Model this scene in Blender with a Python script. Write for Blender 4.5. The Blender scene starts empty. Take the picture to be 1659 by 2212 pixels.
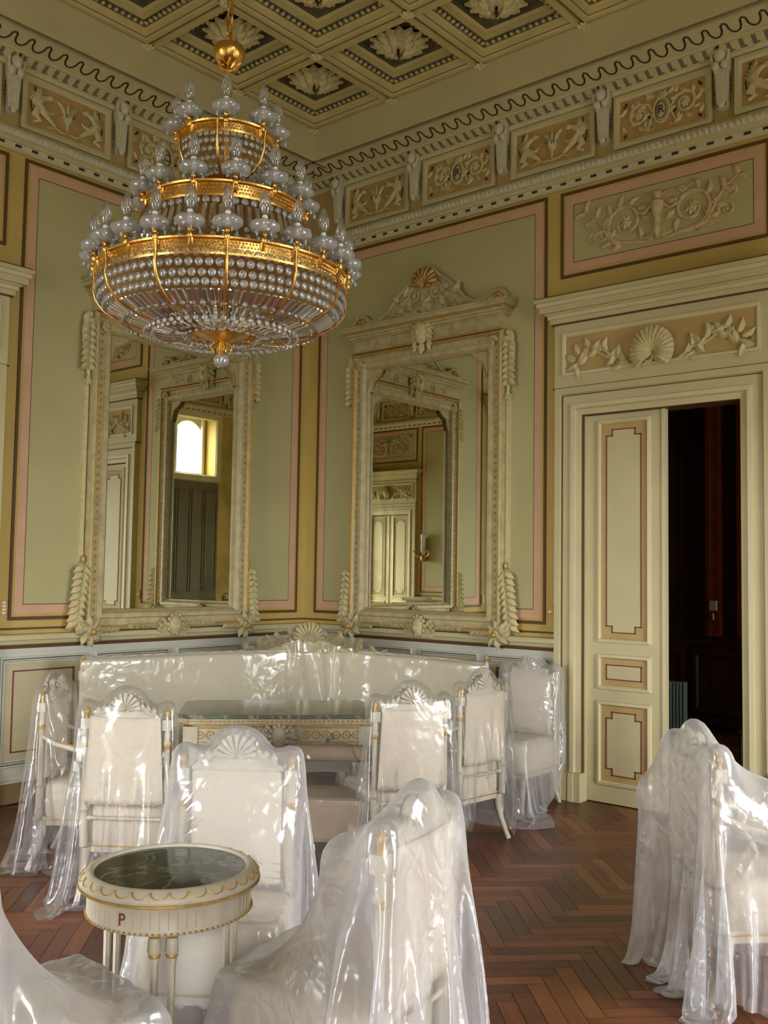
import bpy, math, random
import numpy as np
from mathutils import Matrix, Vector
rnd = random.Random(7)
PI = math.pi
sc = bpy.context.scene
COL = sc.collection
# ------------------------------------------------------------------ camera
cam_d = bpy.data.cameras.new('camera'); cam = bpy.data.objects.new('camera', cam_d); COL.objects.link(cam)
F_PX, YAW, PITCH, ROLL = 2111.37, .7026, .0626, .0153
Fv = Vector((-math.sin(YAW)*math.cos(PITCH), math.cos(YAW)*math.cos(PITCH), math.sin(PITCH)))
Rt = Vector((math.cos(YAW), math.sin(YAW), 0)); Up = Rt.cross(Fv)
c_, s_ = math.cos(ROLL), math.sin(ROLL)
R2 = Rt*c_ + Up*s_; U2 = -Rt*s_ + Up*c_
cam.matrix_world = Matrix(((R2.x, U2.x, -Fv.x, 6.3135), (R2.y, U2.y, -Fv.y, -6.3555), (R2.z, U2.z, -Fv.z, 1.6), (0, 0, 0, 1)))
cam_d.sensor_fit = 'VERTICAL'; cam_d.sensor_height = 24; cam_d.lens = 24*F_PX/2212
cam_d.clip_start = .05; cam_d.clip_end = 100
sc.camera = cam
# ------------------------------------------------------------------ render look
sc.view_settings.view_transform = 'Standard'; sc.view_settings.look = 'None'
sc.view_settings.gamma = 1; sc.view_settings.use_curve_mapping = False
sc.view_settings.exposure = 0.0
EXPO = 0.88
sc.view_settings.exposure = EXPO
cy = sc.cycles
cy.use_adaptive_sampling = True; cy.adaptive_threshold = .03; cy.time_limit = 900
cy.use_denoising = True
try: cy.denoiser = 'OPENIMAGEDENOISE'
except Exception: pass
cy.max_bounces = 9; cy.diffuse_bounces = 4; cy.glossy_bounces = 6; cy.transmission_bounces = 8
cy.transparent_max_bounces = 14; cy.caustics_reflective = False; cy.caustics_refractive = False
cy.sample_clamp_indirect = 6; cy.blur_glossy = .5
# ------------------------------------------------------------------ daylight: overcast sky
X, Y = 7.9, 8.772          # room size
W = bpy.data.worlds.new('sky'); sc.world = W; W.use_nodes = True
nt = W.node_tree; bg = nt.nodes['Background']
tc = nt.nodes.new('ShaderNodeTexCoord'); sp = nt.nodes.new('ShaderNodeSeparateXYZ'); rp = nt.nodes.new('ShaderNodeValToRGB')
nt.links.new(tc.outputs['Generated'], sp.inputs[0]); nt.links.new(sp.outputs['Z'], rp.inputs[0])
mp = nt.nodes.new('ShaderNodeMapRange'); mp.inputs['From Min'].default_value = -1; mp.inputs['From Max'].default_value = 1
nt.links.new(sp.outputs['Z'], mp.inputs[0]); nt.links.new(mp.outputs[0], rp.inputs[0])
e = rp.color_ramp.elements
e[0].position = .40; e[0].color = (.22, .23, .20, 1); e[1].position = .54; e[1].color = (.97, .98, 1.0, 1)
nt.links.new(rp.outputs[0], bg.inputs[0]); bg.inputs[1].default_value = 14.0
# the windows: (wall, centre along the wall in world y or x, sill, top, width)
WINS = [('east', -2.3, .08, 3.1, 1.5), ('east', -5.13, 3.38, 4.48, .70), ('east', -7.85, .08, 3.1, 1.3), ('south', 2.6, .08, 3.1, 1.5)]
for wl, c, z0, z1, w in WINS:
    ld = bpy.data.lights.new('window_daylight', 'AREA'); ld.shape = 'RECTANGLE'; ld.size = w; ld.size_y = z1-z0
    ld.cycles.is_portal = True
    lo = bpy.data.objects.new('window_daylight', ld); COL.objects.link(lo)
    if wl == 'east':
        lo.location = (X+.02, c, (z0+z1)/2); lo.rotation_euler = (PI/2, 0, PI/2)
    else:
        lo.location = (c, -Y-.02, (z0+z1)/2); lo.rotation_euler = (PI/2, 0, 0)
    # area lights shine along local -Z; aim into the room
    if wl == 'east': lo.rotation_euler = (0, PI/2, 0); ld.size, ld.size_y = z1-z0, w
    else: lo.rotation_euler = (PI/2, 0, 0)
# added warm fill light, brightens the dark room next door; no window behind it
ld = bpy.data.lights.new('side_room_fill', 'AREA'); ld.shape = 'RECTANGLE'; ld.size = 1.2; ld.size_y = 2.2; ld.energy = 9; ld.color = (1, .93, .82)
lo = bpy.data.objects.new('side_room_fill', ld); COL.objects.link(lo); lo.location = (6.15, 2.4, 1.7); lo.rotation_euler = (0, PI/2, 0)
# ------------------------------------------------------------------ materials
def srgb(r, g, b):
    f = lambda c: ((c/255+.055)/1.055)**2.4 if c > 10 else c/255/12.92
    return (f(r), f(g), f(b), 1)
def mat(name, col, rough=.6, metal=0, noise=0, nscale=6, bump=0, bscale=40, spec=.5, stretch=None, col2=None):
    m = bpy.data.materials.new(name); m.use_nodes = True; n = m.node_tree; b = n.nodes['Principled BSDF']
    b.inputs['Base Color'].default_value = col; b.inputs['Roughness'].default_value = rough
    b.inputs['Metallic'].default_value = metal; b.inputs['Specular IOR Level'].default_value = spec
    if noise or bump:
        t = n.nodes.new('ShaderNodeTexCoord'); mpg = n.nodes.new('ShaderNodeMapping'); n.links.new(t.outputs['Object'], mpg.inputs[0])
        if stretch: mpg.inputs['Scale'].default_value = stretch
    if noise:
        nz = n.nodes.new('ShaderNodeTexNoise'); nz.inputs['Scale'].default_value = nscale; nz.inputs['Detail'].default_value = 6
        n.links.new(mpg.outputs[0], nz.inputs[0])
        mx = n.nodes.new('ShaderNodeMix'); mx.data_type = 'RGBA'
        c2 = col2 or tuple(c*(1-noise) for c in col[:3])+(1,)
        mx.inputs[6].default_value = col; mx.inputs[7].default_value = c2
        r = n.nodes.new('ShaderNodeMapRange'); r.inputs['From Min'].default_value = .35; r.inputs['From Max'].default_value = .7
        n.links.new(nz.outputs[0], r.inputs[0]); n.links.new(r.outputs[0], mx.inputs[0]); n.links.new(mx.outputs[2], b.inputs['Base Color'])
    if bump:
        nb = n.nodes.new('ShaderNodeTexNoise'); nb.inputs['Scale'].default_value = bscale; nb.inputs['Detail'].default_value = 4
        n.links.new(mpg.outputs[0], nb.inputs[0]); bp = n.nodes.new('ShaderNodeBump'); bp.inputs['Strength'].default_value = bump
        bp.inputs['Distance'].default_value = .01; n.links.new(nb.outputs[0], bp.inputs['Height']); n.links.new(bp.outputs[0], b.inputs['Normal'])
    return m
OCHRE = mat('ochre_wall_paint', srgb(200, 174, 98), .7, noise=.12, nscale=2.5)
CREAM = mat('cream_paint', srgb(206, 196, 152), .55, noise=.08, nscale=3)
CREAM_L = mat('light_cream_paint', srgb(218, 208, 168), .5, noise=.06, nscale=5)
TAN = mat('tan_paint', srgb(190, 164, 106), .65, noise=.1)
GREEN = mat('sage_green_paint', srgb(186, 180, 130), .75, noise=.10, nscale=1.6)
PINK = mat('pink_border_paint', srgb(212, 172, 140), .75, noise=.12)
BROWN = mat('dark_brown_line_paint', srgb(96, 66, 34), .6)
INK = mat('black_brown_paint', srgb(58, 44, 30), .7)
GREYB = mat('blue_grey_leaf_paint', srgb(118, 116, 96), .7)
WHITE_W = mat('grey_white_wainscot_paint', srgb(206, 206, 192), .5, noise=.08, nscale=4)
WAINB = mat('beige_wainscot_paint', srgb(196, 186, 150), .6, noise=.12, nscale=3)
MAROON = mat('maroon_line_paint', srgb(124, 64, 50), .6)
PLASTER = mat('cream_plaster_relief', srgb(216, 203, 154), .65, noise=.2, nscale=30, bump=.3, bscale=60)
PLASTER_W = mat('white_plaster_relief', srgb(216, 210, 184), .6, noise=.15, nscale=30, bump=.3, bscale=60)
RELIEF_P = mat('pinkish_scroll_relief', srgb(218, 194, 146), .65, noise=.35, nscale=25, bump=.3)
FRIEZE_BG = mat('tan_frieze_ground', srgb(190, 158, 98), .7, noise=.2, nscale=12)
CEIL = mat('ceiling_cream_paint', srgb(208, 192, 134), .7, noise=.15, nscale=4)
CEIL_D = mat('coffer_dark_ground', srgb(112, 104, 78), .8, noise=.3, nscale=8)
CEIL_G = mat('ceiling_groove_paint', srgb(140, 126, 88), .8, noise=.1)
GOLD = mat('gold_leaf', srgb(236, 190, 104), .28, 1.0, noise=.25, nscale=30, bump=.15, bscale=120)
GOLD_P = mat('gilded_paint', srgb(204, 164, 88), .45, .35, noise=.3, nscale=40)
FRAME = mat('grey_cream_carved_wood', srgb(198, 184, 138), .5, noise=.28, nscale=14, bump=.25, bscale=60)
TABLE_W = mat('grey_cream_table_paint', srgb(200, 192, 166), .5, noise=.2, nscale=20)
CHAIR_W = mat('cream_painted_chair_wood', srgb(212, 204, 184), .45, noise=.15, nscale=20)
FABRIC = mat('ecru_cotton_fabric', srgb(222, 211, 190), .9, noise=.06, nscale=40, bump=.15, bscale=300)
FABRIC_S = mat('ivory_sofa_fabric', srgb(222, 214, 184), .9, noise=.05, nscale=20, bump=.1, bscale=200)
TAUPE = mat('taupe_velvet_fabric', srgb(170, 150, 126), .9, noise=.15, nscale=10)
DARKWOOD = mat('dark_walnut_panelling', srgb(80, 50, 30), .45, noise=.4, nscale=3, stretch=(6, 6, .6))
BLACKWOOD = mat('black_lacquered_wood', srgb(24, 20, 18), .35)
WHITE_P = mat('white_plastic', srgb(238, 236, 228), .4)
ROD_BLK = mat('black_plastic', srgb(14, 14, 14), .4)
RAD = mat('pale_blue_grey_enamel', srgb(170, 196, 196), .4)
SKIRT = mat('brown_baseboard_paint', srgb(150, 122, 84), .55, noise=.2)
def marble(name, base, vein, sc_=7.0, rough=.08):
    m = mat(name, base, rough); n = m.node_tree; b = n.nodes['Principled BSDF']
    t = n.nodes.new('ShaderNodeTexCoord'); a = n.nodes.new('ShaderNodeTexNoise'); a.inputs['Scale'].default_value = sc_; a.inputs['Detail'].default_value = 9; a.inputs['Distortion'].default_value = 1.2
    n.links.new(t.outputs['Object'], a.inputs[0])
    r = n.nodes.new('ShaderNodeValToRGB'); r.color_ramp.elements[0].position = .47; r.color_ramp.elements[0].color = base
    r.color_ramp.elements[1].position = .5; r.color_ramp.elements[1].color = vein
    e3 = r.color_ramp.elements.new(.53); e3.color = base; e4 = r.color_ramp.elements.new(.75); e4.color = tuple(c*1.9 for c in base[:3])+(1,)
    n.links.new(a.outputs[0], r.inputs[0]); n.links.new(r.outputs[0], b.inputs['Base Color']); return m
MARBLE = marble('dark_green_veined_marble', srgb(70, 74, 62), srgb(128, 130, 112))
MARBLE_G = marble('grey_green_marble', srgb(98, 106, 90), srgb(150, 152, 130), 4, .12)
def mk_mirror(name, age):
    m = bpy.data.materials.new(name); m.use_nodes = True; n = m.node_tree; b = n.nodes['Principled BSDF']
    b.inputs['Metallic'].default_value = 1; b.inputs['Roughness'].default_value = .0
    t = n.nodes.new('ShaderNodeTexCoord'); a = n.nodes.new('ShaderNodeTexNoise'); a.inputs['Scale'].default_value = 3.5; a.inputs['Detail'].default_value = 9
    mg = n.nodes.new('ShaderNodeMapping'); mg.inputs['Scale'].default_value = (1, 1, .7)
    n.links.new(t.outputs['Object'], mg.inputs[0]); n.links.new(mg.outputs[0], a.inputs[0])
    s = n.nodes.new('ShaderNodeSeparateXYZ'); n.links.new(t.outputs['Object'], s.inputs[0])
    # silvering is worn towards the lower corner-side edge of the glass
    ad = n.nodes.new('ShaderNodeMath'); ad.operation = 'MULTIPLY_ADD'; ad.inputs[1].default_value = .30; n.links.new(s.outputs['X'], ad.inputs[0]); n.links.new(a.outputs[0], ad.inputs[2])
    ad2 = n.nodes.new('ShaderNodeMath'); ad2.operation = 'MULTIPLY_ADD'; ad2.inputs[1].default_value = -.10; n.links.new(s.outputs['Z'], ad2.inputs[0]); n.links.new(ad.outputs[0], ad2.inputs[2])
    r = n.nodes.new('ShaderNodeMapRange'); r.inputs['From Min'].default_value = .40; r.inputs['From Max'].default_value = .72; r.inputs['To Max'].default_value = age
    n.links.new(ad2.outputs[0], r.inputs[0])
    mx = n.nodes.new('ShaderNodeMix'); mx.data_type = 'RGBA'; mx.inputs[6].default_value = (.86, .88, .80, 1); mx.inputs[7].default_value = (.30, .34, .26, 1)
    n.links.new(r.outputs[0], mx.inputs[0]); n.links.new(mx.outputs[2], b.inputs['Base Color'])
    rr = n.nodes.new('ShaderNodeMath'); rr.operation = 'MULTIPLY'; rr.inputs[1].default_value = .06; n.links.new(r.outputs[0], rr.inputs[0]); n.links.new(rr.outputs[0], b.inputs['Roughness'])
    return m
MIRROR_L = mk_mirror('aged_mirror_glass', .8); MIRROR_R = mk_mirror('mirror_glass', .15)
def mk_crystal(name, haze, refr, col=(.93, .95, .95, 1)):
    """thin clear glass with a little haze; refr is the share that refracts as solid glass"""
    m = bpy.data.materials.new(name); m.use_nodes = True; n = m.node_tree; n.nodes.clear(); L = n.links.new; o = n.nodes.new('ShaderNodeOutputMaterial')
    N = lambda t: n.nodes.new('ShaderNode'+t)
    g = N('BsdfGlass'); g.inputs['IOR'].default_value = 1.5; g.inputs['Roughness'].default_value = .02
    t = N('BsdfTransparent'); t.inputs[0].default_value = (.93, .95, .94, 1)
    d = N('BsdfDiffuse'); d.inputs[0].default_value = col; tl = N('BsdfTranslucent'); tl.inputs[0].default_value = col
    dm = N('MixShader'); L(d.outputs[0], dm.inputs[1]); L(tl.outputs[0], dm.inputs[2])
    a = N('MixShader'); a.inputs[0].default_value = refr; L(t.outputs[0], a.inputs[1]); L(g.outputs[0], a.inputs[2])
    b = N('MixShader'); b.inputs[0].default_value = haze; L(a.outputs[0], b.inputs[1]); L(dm.outputs[0], b.inputs[2])
    gl = N('BsdfGlossy'); gl.inputs['Roughness'].default_value = .06; lw = N('LayerWeight'); lw.inputs['Blend'].default_value = .45
    mr = N('MapRange'); mr.inputs['To Min'].default_value = .06; mr.inputs['To Max'].default_value = .75; L(lw.outputs['Fresnel'], mr.inputs[0])
    c = N('MixShader'); L(mr.outputs[0], c.inputs[0]); L(b.outputs[0], c.inputs[1]); L(gl.outputs[0], c.inputs[2]); L(c.outputs[0], o.inputs[0]); return m
CRYSTAL = mk_crystal('cut_crystal', .30, .45, (.97, .98, .98, 1)); FROST = mk_crystal('frosted_glass_cup', .50, 0, (.97, .98, .95, 1)); BULB = mk_crystal('rippled_bulb_glass', .14, .15)
def mk_sheet(name, milk, gloss, bscale=9, bstr=.5, tint=(.90, .91, .95, 1)):
    """polythene film: see-through, hazy, with sharp window reflections on its creases"""
    m = bpy.data.materials.new(name); m.use_nodes = True; n = m.node_tree; n.nodes.clear(); o = n.nodes.new('ShaderNodeOutputMaterial')
    L = n.links.new
    t = n.nodes.new('ShaderNodeTexCoord')
    v = n.nodes.new('ShaderNodeTexVoronoi'); v.feature = 'DISTANCE_TO_EDGE'; v.inputs['Scale'].default_value = bscale
    nz = n.nodes.new('ShaderNodeTexNoise'); nz.inputs['Scale'].default_value = bscale*.35; nz.inputs['Detail'].default_value = 3; nz.inputs['Distortion'].default_value = .8
    wv = n.nodes.new('ShaderNodeMix'); wv.data_type = 'VECTOR'; wv.inputs[0].default_value = .22
    L(t.outputs['Object'], nz.inputs[0]); L(t.outputs['Object'], wv.inputs[4]); L(nz.outputs['Color'], wv.inputs[5]); L(wv.outputs[1], v.inputs[0])
    ad = n.nodes.new('ShaderNodeMath'); ad.operation = 'MULTIPLY_ADD'; L(v.outputs['Distance'], ad.inputs[0]); L(nz.outputs[0], ad.inputs[1]); L(nz.outputs[0], ad.inputs[2])
    bp = n.nodes.new('ShaderNodeBump'); bp.inputs['Strength'].default_value = bstr; bp.inputs['Distance'].default_value = .03; L(ad.outputs[0], bp.inputs['Height'])
    tr = n.nodes.new('ShaderNodeBsdfTransparent'); tr.inputs[0].default_value = (.97, .975, .98, 1)
    d = n.nodes.new('ShaderNodeBsdfDiffuse'); d.inputs[0].default_value = tint; tl = n.nodes.new('ShaderNodeBsdfTranslucent'); tl.inputs[0].default_value = tint
    L(bp.outputs[0], d.inputs['Normal'])
    dm = n.nodes.new('ShaderNodeMixShader'); dm.inputs[0].default_value = .45; L(d.outputs[0], dm.inputs[1]); L(tl.outputs[0], dm.inputs[2])
    lw = n.nodes.new('ShaderNodeLayerWeight'); lw.inputs['Blend'].default_value = .35; L(bp.outputs[0], lw.inputs['Normal'])
    mr = n.nodes.new('ShaderNodeMapRange'); mr.inputs['To Min'].default_value = milk; mr.inputs['To Max'].default_value = min(1, milk*1.5+.30); L(lw.outputs['Facing'], mr.inputs[0])
    mx = n.nodes.new('ShaderNodeMixShader'); L(mr.outputs[0], mx.inputs[0]); L(tr.outputs[0], mx.inputs[1]); L(dm.outputs[0], mx.inputs[2])
    gl = n.nodes.new('ShaderNodeBsdfGlossy'); gl.inputs['Roughness'].default_value = .16; L(bp.outputs[0], gl.inputs['Normal'])
    fr = n.nodes.new('ShaderNodeMapRange'); fr.inputs['To Min'].default_value = gloss; fr.inputs['To Max'].default_value = min(1, gloss*3+.12); L(lw.outputs['Fresnel'], fr.inputs[0])
    m2 = n.nodes.new('ShaderNodeMixShader'); L(fr.outputs[0], m2.inputs[0]); L(mx.outputs[0], m2.inputs[1]); L(gl.outputs[0], m2.inputs[2]); L(m2.outputs[0], o.inputs[0])
    return m
SHEET_C = mk_sheet('clear_polythene_film', .04, .05, 9, .4)
SHEET_M = mk_sheet('milky_polythene_film', .31, .05, 12, .55)
def mk_floor():
    m = bpy.data.materials.new('herringbone_parquet'); m.use_nodes = True; n = m.node_tree; b = n.nodes['Principled BSDF']; L = n.links.new
    at = n.nodes.new('ShaderNodeAttribute'); at.attribute_name = 'plank'
    uv = n.nodes.new('ShaderNodeUVMap'); mg = n.nodes.new('ShaderNodeMapping'); mg.inputs['Scale'].default_value = (3, 45, 1); L(uv.outputs[0], mg.inputs[0])
    g = n.nodes.new('ShaderNodeTexNoise'); g.inputs['Scale'].default_value = 1; g.inputs['Detail'].default_value = 5; L(mg.outputs[0], g.inputs[0])
    r = n.nodes.new('ShaderNodeValToRGB'); e = r.color_ramp.elements
    e[0].position = 0; e[0].color = srgb(82, 46, 24); e[1].position = 1; e[1].color = srgb(164, 98, 54)
    e2 = e.new(.5); e2.color = srgb(118, 66, 36)
    mx = n.nodes.new('ShaderNodeMath'); mx.operation = 'MULTIPLY_ADD'; mx.inputs[1].default_value = .6; L(g.outputs[0], mx.inputs[0])
    m1 = n.nodes.new('ShaderNodeMath'); m1.operation = 'MULTIPLY_ADD'; m1.inputs[1].default_value = .7; m1.inputs[2].default_value = -.12; L(at.outputs['Fac'], m1.inputs[0]); L(m1.outputs[0], mx.inputs[2])
    L(mx.outputs[0], r.inputs[0])
    t = n.nodes.new('ShaderNodeTexCoord'); w = n.nodes.new('ShaderNodeTexNoise'); w.inputs['Scale'].default_value = 1.3; w.inputs['Detail'].default_value = 7; L(t.outputs['Object'], w.inputs[0])
    cm = n.nodes.new('ShaderNodeMix'); cm.data_type = 'RGBA'; cm.blend_type = 'MULTIPLY'; wr = n.nodes.new('ShaderNodeMapRange'); wr.inputs['From Min'].default_value = .4; wr.inputs['From Max'].default_value = .7; wr.inputs['To Max'].default_value = .8
    L(w.outputs[0], wr.inputs[0]); L(wr.outputs[0], cm.inputs[0]); L(r.outputs[0], cm.inputs[6]); cm.inputs[7].default_value = (.5, .46, .42, 1)
    L(cm.outputs[2], b.inputs['Base Color'])
    rr = n.nodes.new('ShaderNodeMapRange'); rr.inputs['To Min'].default_value = .22; rr.inputs['To Max'].default_value = .5; L(w.outputs[0], rr.inputs[0]); L(rr.outputs[0], b.inputs['Roughness'])
    bp = n.nodes.new('ShaderNodeBump'); bp.inputs['Strength'].default_value = .12; bp.inputs['Distance'].default_value = .005; L(g.outputs[0], bp.inputs['Height']); L(bp.outputs[0], b.inputs['Normal'])
    return m
FLOOR = mk_floor(); GAP = mat('dark_floor_gap', srgb(40, 22, 12), .6)
# ------------------------------------------------------------------ mesh builder
class MB:
    def __init__(s): s.V = []; s.F = []; s.I = []; s.n = 0; s.M = None; s.mi = 0
    def add(s, V, F, mi=None):
        V = np.asarray(V, float).reshape(-1, 3)
        if s.M is not None:
            A = np.array(s.M); V = V @ A[:3, :3].T + A[:3, 3]
        s.V.append(V); s.F.extend([tuple(i+s.n for i in f) for f in F]); s.I.extend([s.mi if mi is None else mi]*len(F)); s.n += len(V); return s
    def box(s, a, b, mi=None, R=None, ctr=None):
        x0, y0, z0 = [min(p, q) for p, q in zip(a, b)]; x1, y1, z1 = [max(p, q) for p, q in zip(a, b)]
        V = np.array([(x0, y0, z0), (x1, y0, z0), (x1, y1, z0), (x0, y1, z0), (x0, y0, z1), (x1, y0, z1), (x1, y1, z1), (x0, y1, z1)])
        if R is not None:
            c = V.mean(0) if ctr is None else np.array(ctr); V = (V-c) @ np.array(R).T + c
        return s.add(V, [(3, 2, 1, 0), (4, 5, 6, 7), (0, 1, 5, 4), (1, 2, 6, 5), (2, 3, 7, 6), (3, 0, 4, 7)], mi)
    def lathe(s, prof, c=(0, 0, 0), seg=20, mi=None, lobes=0, amp=0, axis=None):
        V = []; F = []; n = len(prof)
        for k in range(seg):
            a = 2*PI*k/seg
            for r, z in prof:
                q = r*(1+amp*abs(math.sin(lobes*a/2))) if lobes else r
                V.append((q*math.cos(a), q*math.sin(a), z))
        V = np.array(V)
        if axis is not None:
            A = Vector((0, 0, 1)).rotation_difference(Vector(axis)).to_matrix(); V = V @ np.array(A).T
        V = V + np.array(c)
        for k in range(seg):
            k2 = (k+1) % seg
            for j in range(n-1): F.append((k*n+j, k2*n+j, k2*n+j+1, k*n+j+1))
        if prof[0][0] > 1e-6: F.append(tuple(k*n for k in range(seg))[::-1])
        if prof[-1][0] > 1e-6: F.append(tuple(k*n+n-1 for k in range(seg)))
        return s.add(V, F, mi)
    def sph(s, c, r, seg=10, rings=6, mi=None, R=None):
        r = (r, r, r) if np.isscalar(r) else r
        V = [(0, 0, -1)]; F = []
        for i in range(1, rings):
            t = PI*i/rings-PI/2
            for k in range(seg): a = 2*PI*k/seg; V.append((math.cos(t)*math.cos(a), math.cos(t)*math.sin(a), math.sin(t)))
        V.append((0, 0, 1)); V = np.array(V)*np.array(r)
        if R is not None: V = V @ np.array(R).T
        V = V+np.array(c)
        for k in range(seg):
            k2 = (k+1) % seg; F.append((0, 1+k2, 1+k))
            for i in range(rings-2): a = 1+i*seg; F.append((a+k, a+k2, a+seg+k2, a+seg+k))
            a = 1+(rings-2)*seg; F.append((a+k, a+k2, len(V)-1))
        return s.add(V, F, mi)
    def tube(s, P, r, seg=6, closed=False, mi=None, flat=1.0, up=None):
        """sweep a circle (flat: squash along the normal `up`) along points P; r scalar or list"""
        P = np.asarray(P, float); n = len(P); rs = np.full(n, r) if np.isscalar(r) else np.asarray(r, float)
        if closed: T = np.roll(P, -1, 0)-np.roll(P, 1, 0)
        else: T = np.gradient(P, axis=0)
        T /= np.linalg.norm(T, axis=1)[:, None]+1e-12
        V = []; N = None
        for i in range(n):
            t = T[i]
            if up is not None: N = np.array(up, float)
            elif N is None: N = np.array((0, 0, 1.)) if abs(t[2]) < .9 else np.array((1., 0, 0))
            N = N-t*np.dot(N, t); N /= np.linalg.norm(N)+1e-12; B = np.cross(t, N)
            for k in range(seg):
                a = 2*PI*k/seg; V.append(P[i]+rs[i]*(math.cos(a)*B+math.sin(a)*N*flat))
        F = []
        for i in range(n if closed else n-1):
            j = (i+1) % n
            for k in range(seg): k2 = (k+1) % seg; F.append((i*seg+k, i*seg+k2, j*seg+k2, j*seg+k))
        if not closed: F.append(tuple(range(seg))[::-1]); F.append(tuple((n-1)*seg+k for k in range(seg)))
        return s.add(V, F, mi)
    def grid(s, G, mi=None, closed=False):
        G = np.asarray(G); a, b = G.shape[:2]; F = []
        for i in range(a-1):
            for j in range(b if closed else b-1):
                j2 = (j+1) % b; F.append((i*b+j, i*b+j2, (i+1)*b+j2, (i+1)*b+j))
        return s.add(G.reshape(-1, 3), F, mi)
    def prism(s, poly, y0, y1, mi=None):
        """polygon in local XZ extruded along Y"""
        n = len(poly); V = [(x, y0, z) for x, z in poly]+[(x, y1, z) for x, z in poly]
        F = [tuple(range(n)), tuple(range(2*n-1, n-1, -1))]+[(i, i+n, (i+1) % n+n, (i+1) % n) for i in range(n)]
        return s.add(V, F, mi)
    def prismz(s, poly, z0, z1, mi=None):
        n = len(poly); V = [(x, y, z0) for x, y in poly]+[(x, y, z1) for x, y in poly]
        F = [tuple(range(n))[::-1], tuple(range(n, 2*n))]+[(i, (i+1) % n, (i+1) % n+n, i+n) for i in range(n)]
        return s.add(V, F, mi)
    def frame(s, x0, x1, z0, z1, prof, mis=None, three=False, chamf=0):
        """mitred rectangular moulding on a wall: prof = [(inset, out)], out is towards the room (-y)"""
        n = len(prof); V = []
        for ins, out in prof:
            b = z0 if three else z0+ins
            if three: V += [(x0+ins, -out, b), (x0+ins, -out, z1-ins), (x1-ins, -out, z1-ins), (x1-ins, -out, b)]
            else: V += [(x0+ins, -out, b), (x0+ins, -out, z1-ins), (x1-ins, -out, z1-ins), (x1-ins, -out, b)]
        F = []; I = []
        for j in range(n-1):
            for k in range(3 if three else 4):
                k2 = (k+1) % 4; F.append((j*4+k, j*4+k2, (j+1)*4+k2, (j+1)*4+k)); I.append(mis[j] if mis else s.mi)
        if three:
            F.append(tuple(j*4 for j in range(n))); F.append(tuple(j*4+3 for j in range(n))[::-1]); I += [mis[0] if mis else s.mi]*2
        m0 = s.n; s.add(V, F); s.I[-len(F):] = I; return s
    def run(s, L, prof, mis=None, x0=0):
        """straight moulding along local x: prof = [(out, z)]"""
        n = len(prof); V = [(x0, -o, z) for o, z in prof]+[(L, -o, z) for o, z in prof]
        F = [(j, j+1, n+j+1, n+j) for j in range(n-1)]+[tuple(range(n))[::-1], tuple(range(n, 2*n))]
        s.add(V, F); s.I[-len(F):] = (mis or [s.mi]*(n-1))+[s.mi]*2; return s
    def build(s, name, mats, parent=None, smooth=None, loc=None, rz=None, bevel=0):
        me = bpy.data.meshes.new(name); V = np.concatenate(s.V) if s.V else np.zeros((0, 3))
        me.from_pydata(V.tolist(), [], s.F)
        for m in (mats if isinstance(mats, (list, tuple)) else [mats]): me.materials.append(m)
        if any(s.I): me.polygons.foreach_set('material_index', s.I)
        if smooth is not None:
            me.polygons.foreach_set('use_smooth', [True]*len(me.polygons))
            if smooth: 
                try: me.set_sharp_from_angle(angle=math.radians(smooth))
                except Exception: pass
        me.update(); o = bpy.data.objects.new(name, me); COL.objects.link(o)
        if parent is not None: o.parent = parent
        if loc is not None: o.location = loc
        if rz is not None: o.rotation_euler = (0, 0, rz)
        if bevel:
            b = o.modifiers.new('bevel', 'BEVEL'); b.width = bevel; b.segments = 2; b.limit_method = 'ANGLE'
        return o
def text_mesh(name, body, size, mt, parent, loc, rot, extrude=.001, shear=0, centre=False):
    f = bpy.data.curves.new(name, 'FONT'); f.body = body; f.size = size; f.extrude = extrude; f.shear = shear
    if centre: f.align_x = 'CENTER'; f.align_y = 'CENTER'
    t = bpy.data.objects.new(name, f); COL.objects.link(t); bpy.context.view_layer.update()
    me = bpy.data.meshes.new_from_object(t.evaluated_get(bpy.context.evaluated_depsgraph_get())); bpy.data.objects.remove(t)
    me.materials.clear(); me.materials.append(mt); o = bpy.data.objects.new(name, me); COL.objects.link(o); o.parent = parent; o.location = loc; o.rotation_euler = rot; return o
def empty(name, loc=(0, 0, 0), rz=0, parent=None):
    o = bpy.data.objects.new(name, None); COL.objects.link(o); o.location = loc; o.rotation_euler = (0, 0, rz); o.empty_display_size = .1
    if parent is not None: o.parent = parent
    return o
def tag(o, label, cat, group=None, kind=None):
    if label: o['label'] = label
    if cat: o['category'] = cat
    if group: o['group'] = group
    if kind: o['kind'] = kind
    return o
def st(o): o['kind'] = 'structure'; return o
def rotz(a): return np.array([[math.cos(a), -math.sin(a), 0], [math.sin(a), math.cos(a), 0], [0, 0, 1]])
def copy_of(o, parent=None, loc=None, rz=None):
    c = o.copy(); COL.objects.link(c)
    if parent is not None: c.parent = parent
    if loc is not None: c.location = loc
    if rz is not None: c.rotation_euler = (0, 0, rz)
    return c
def copy_tree(o, parent=None):
    c = o.copy(); COL.objects.link(c); c.parent = parent
    for ch in o.children: copy_tree(ch, c)
    return c
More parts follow.
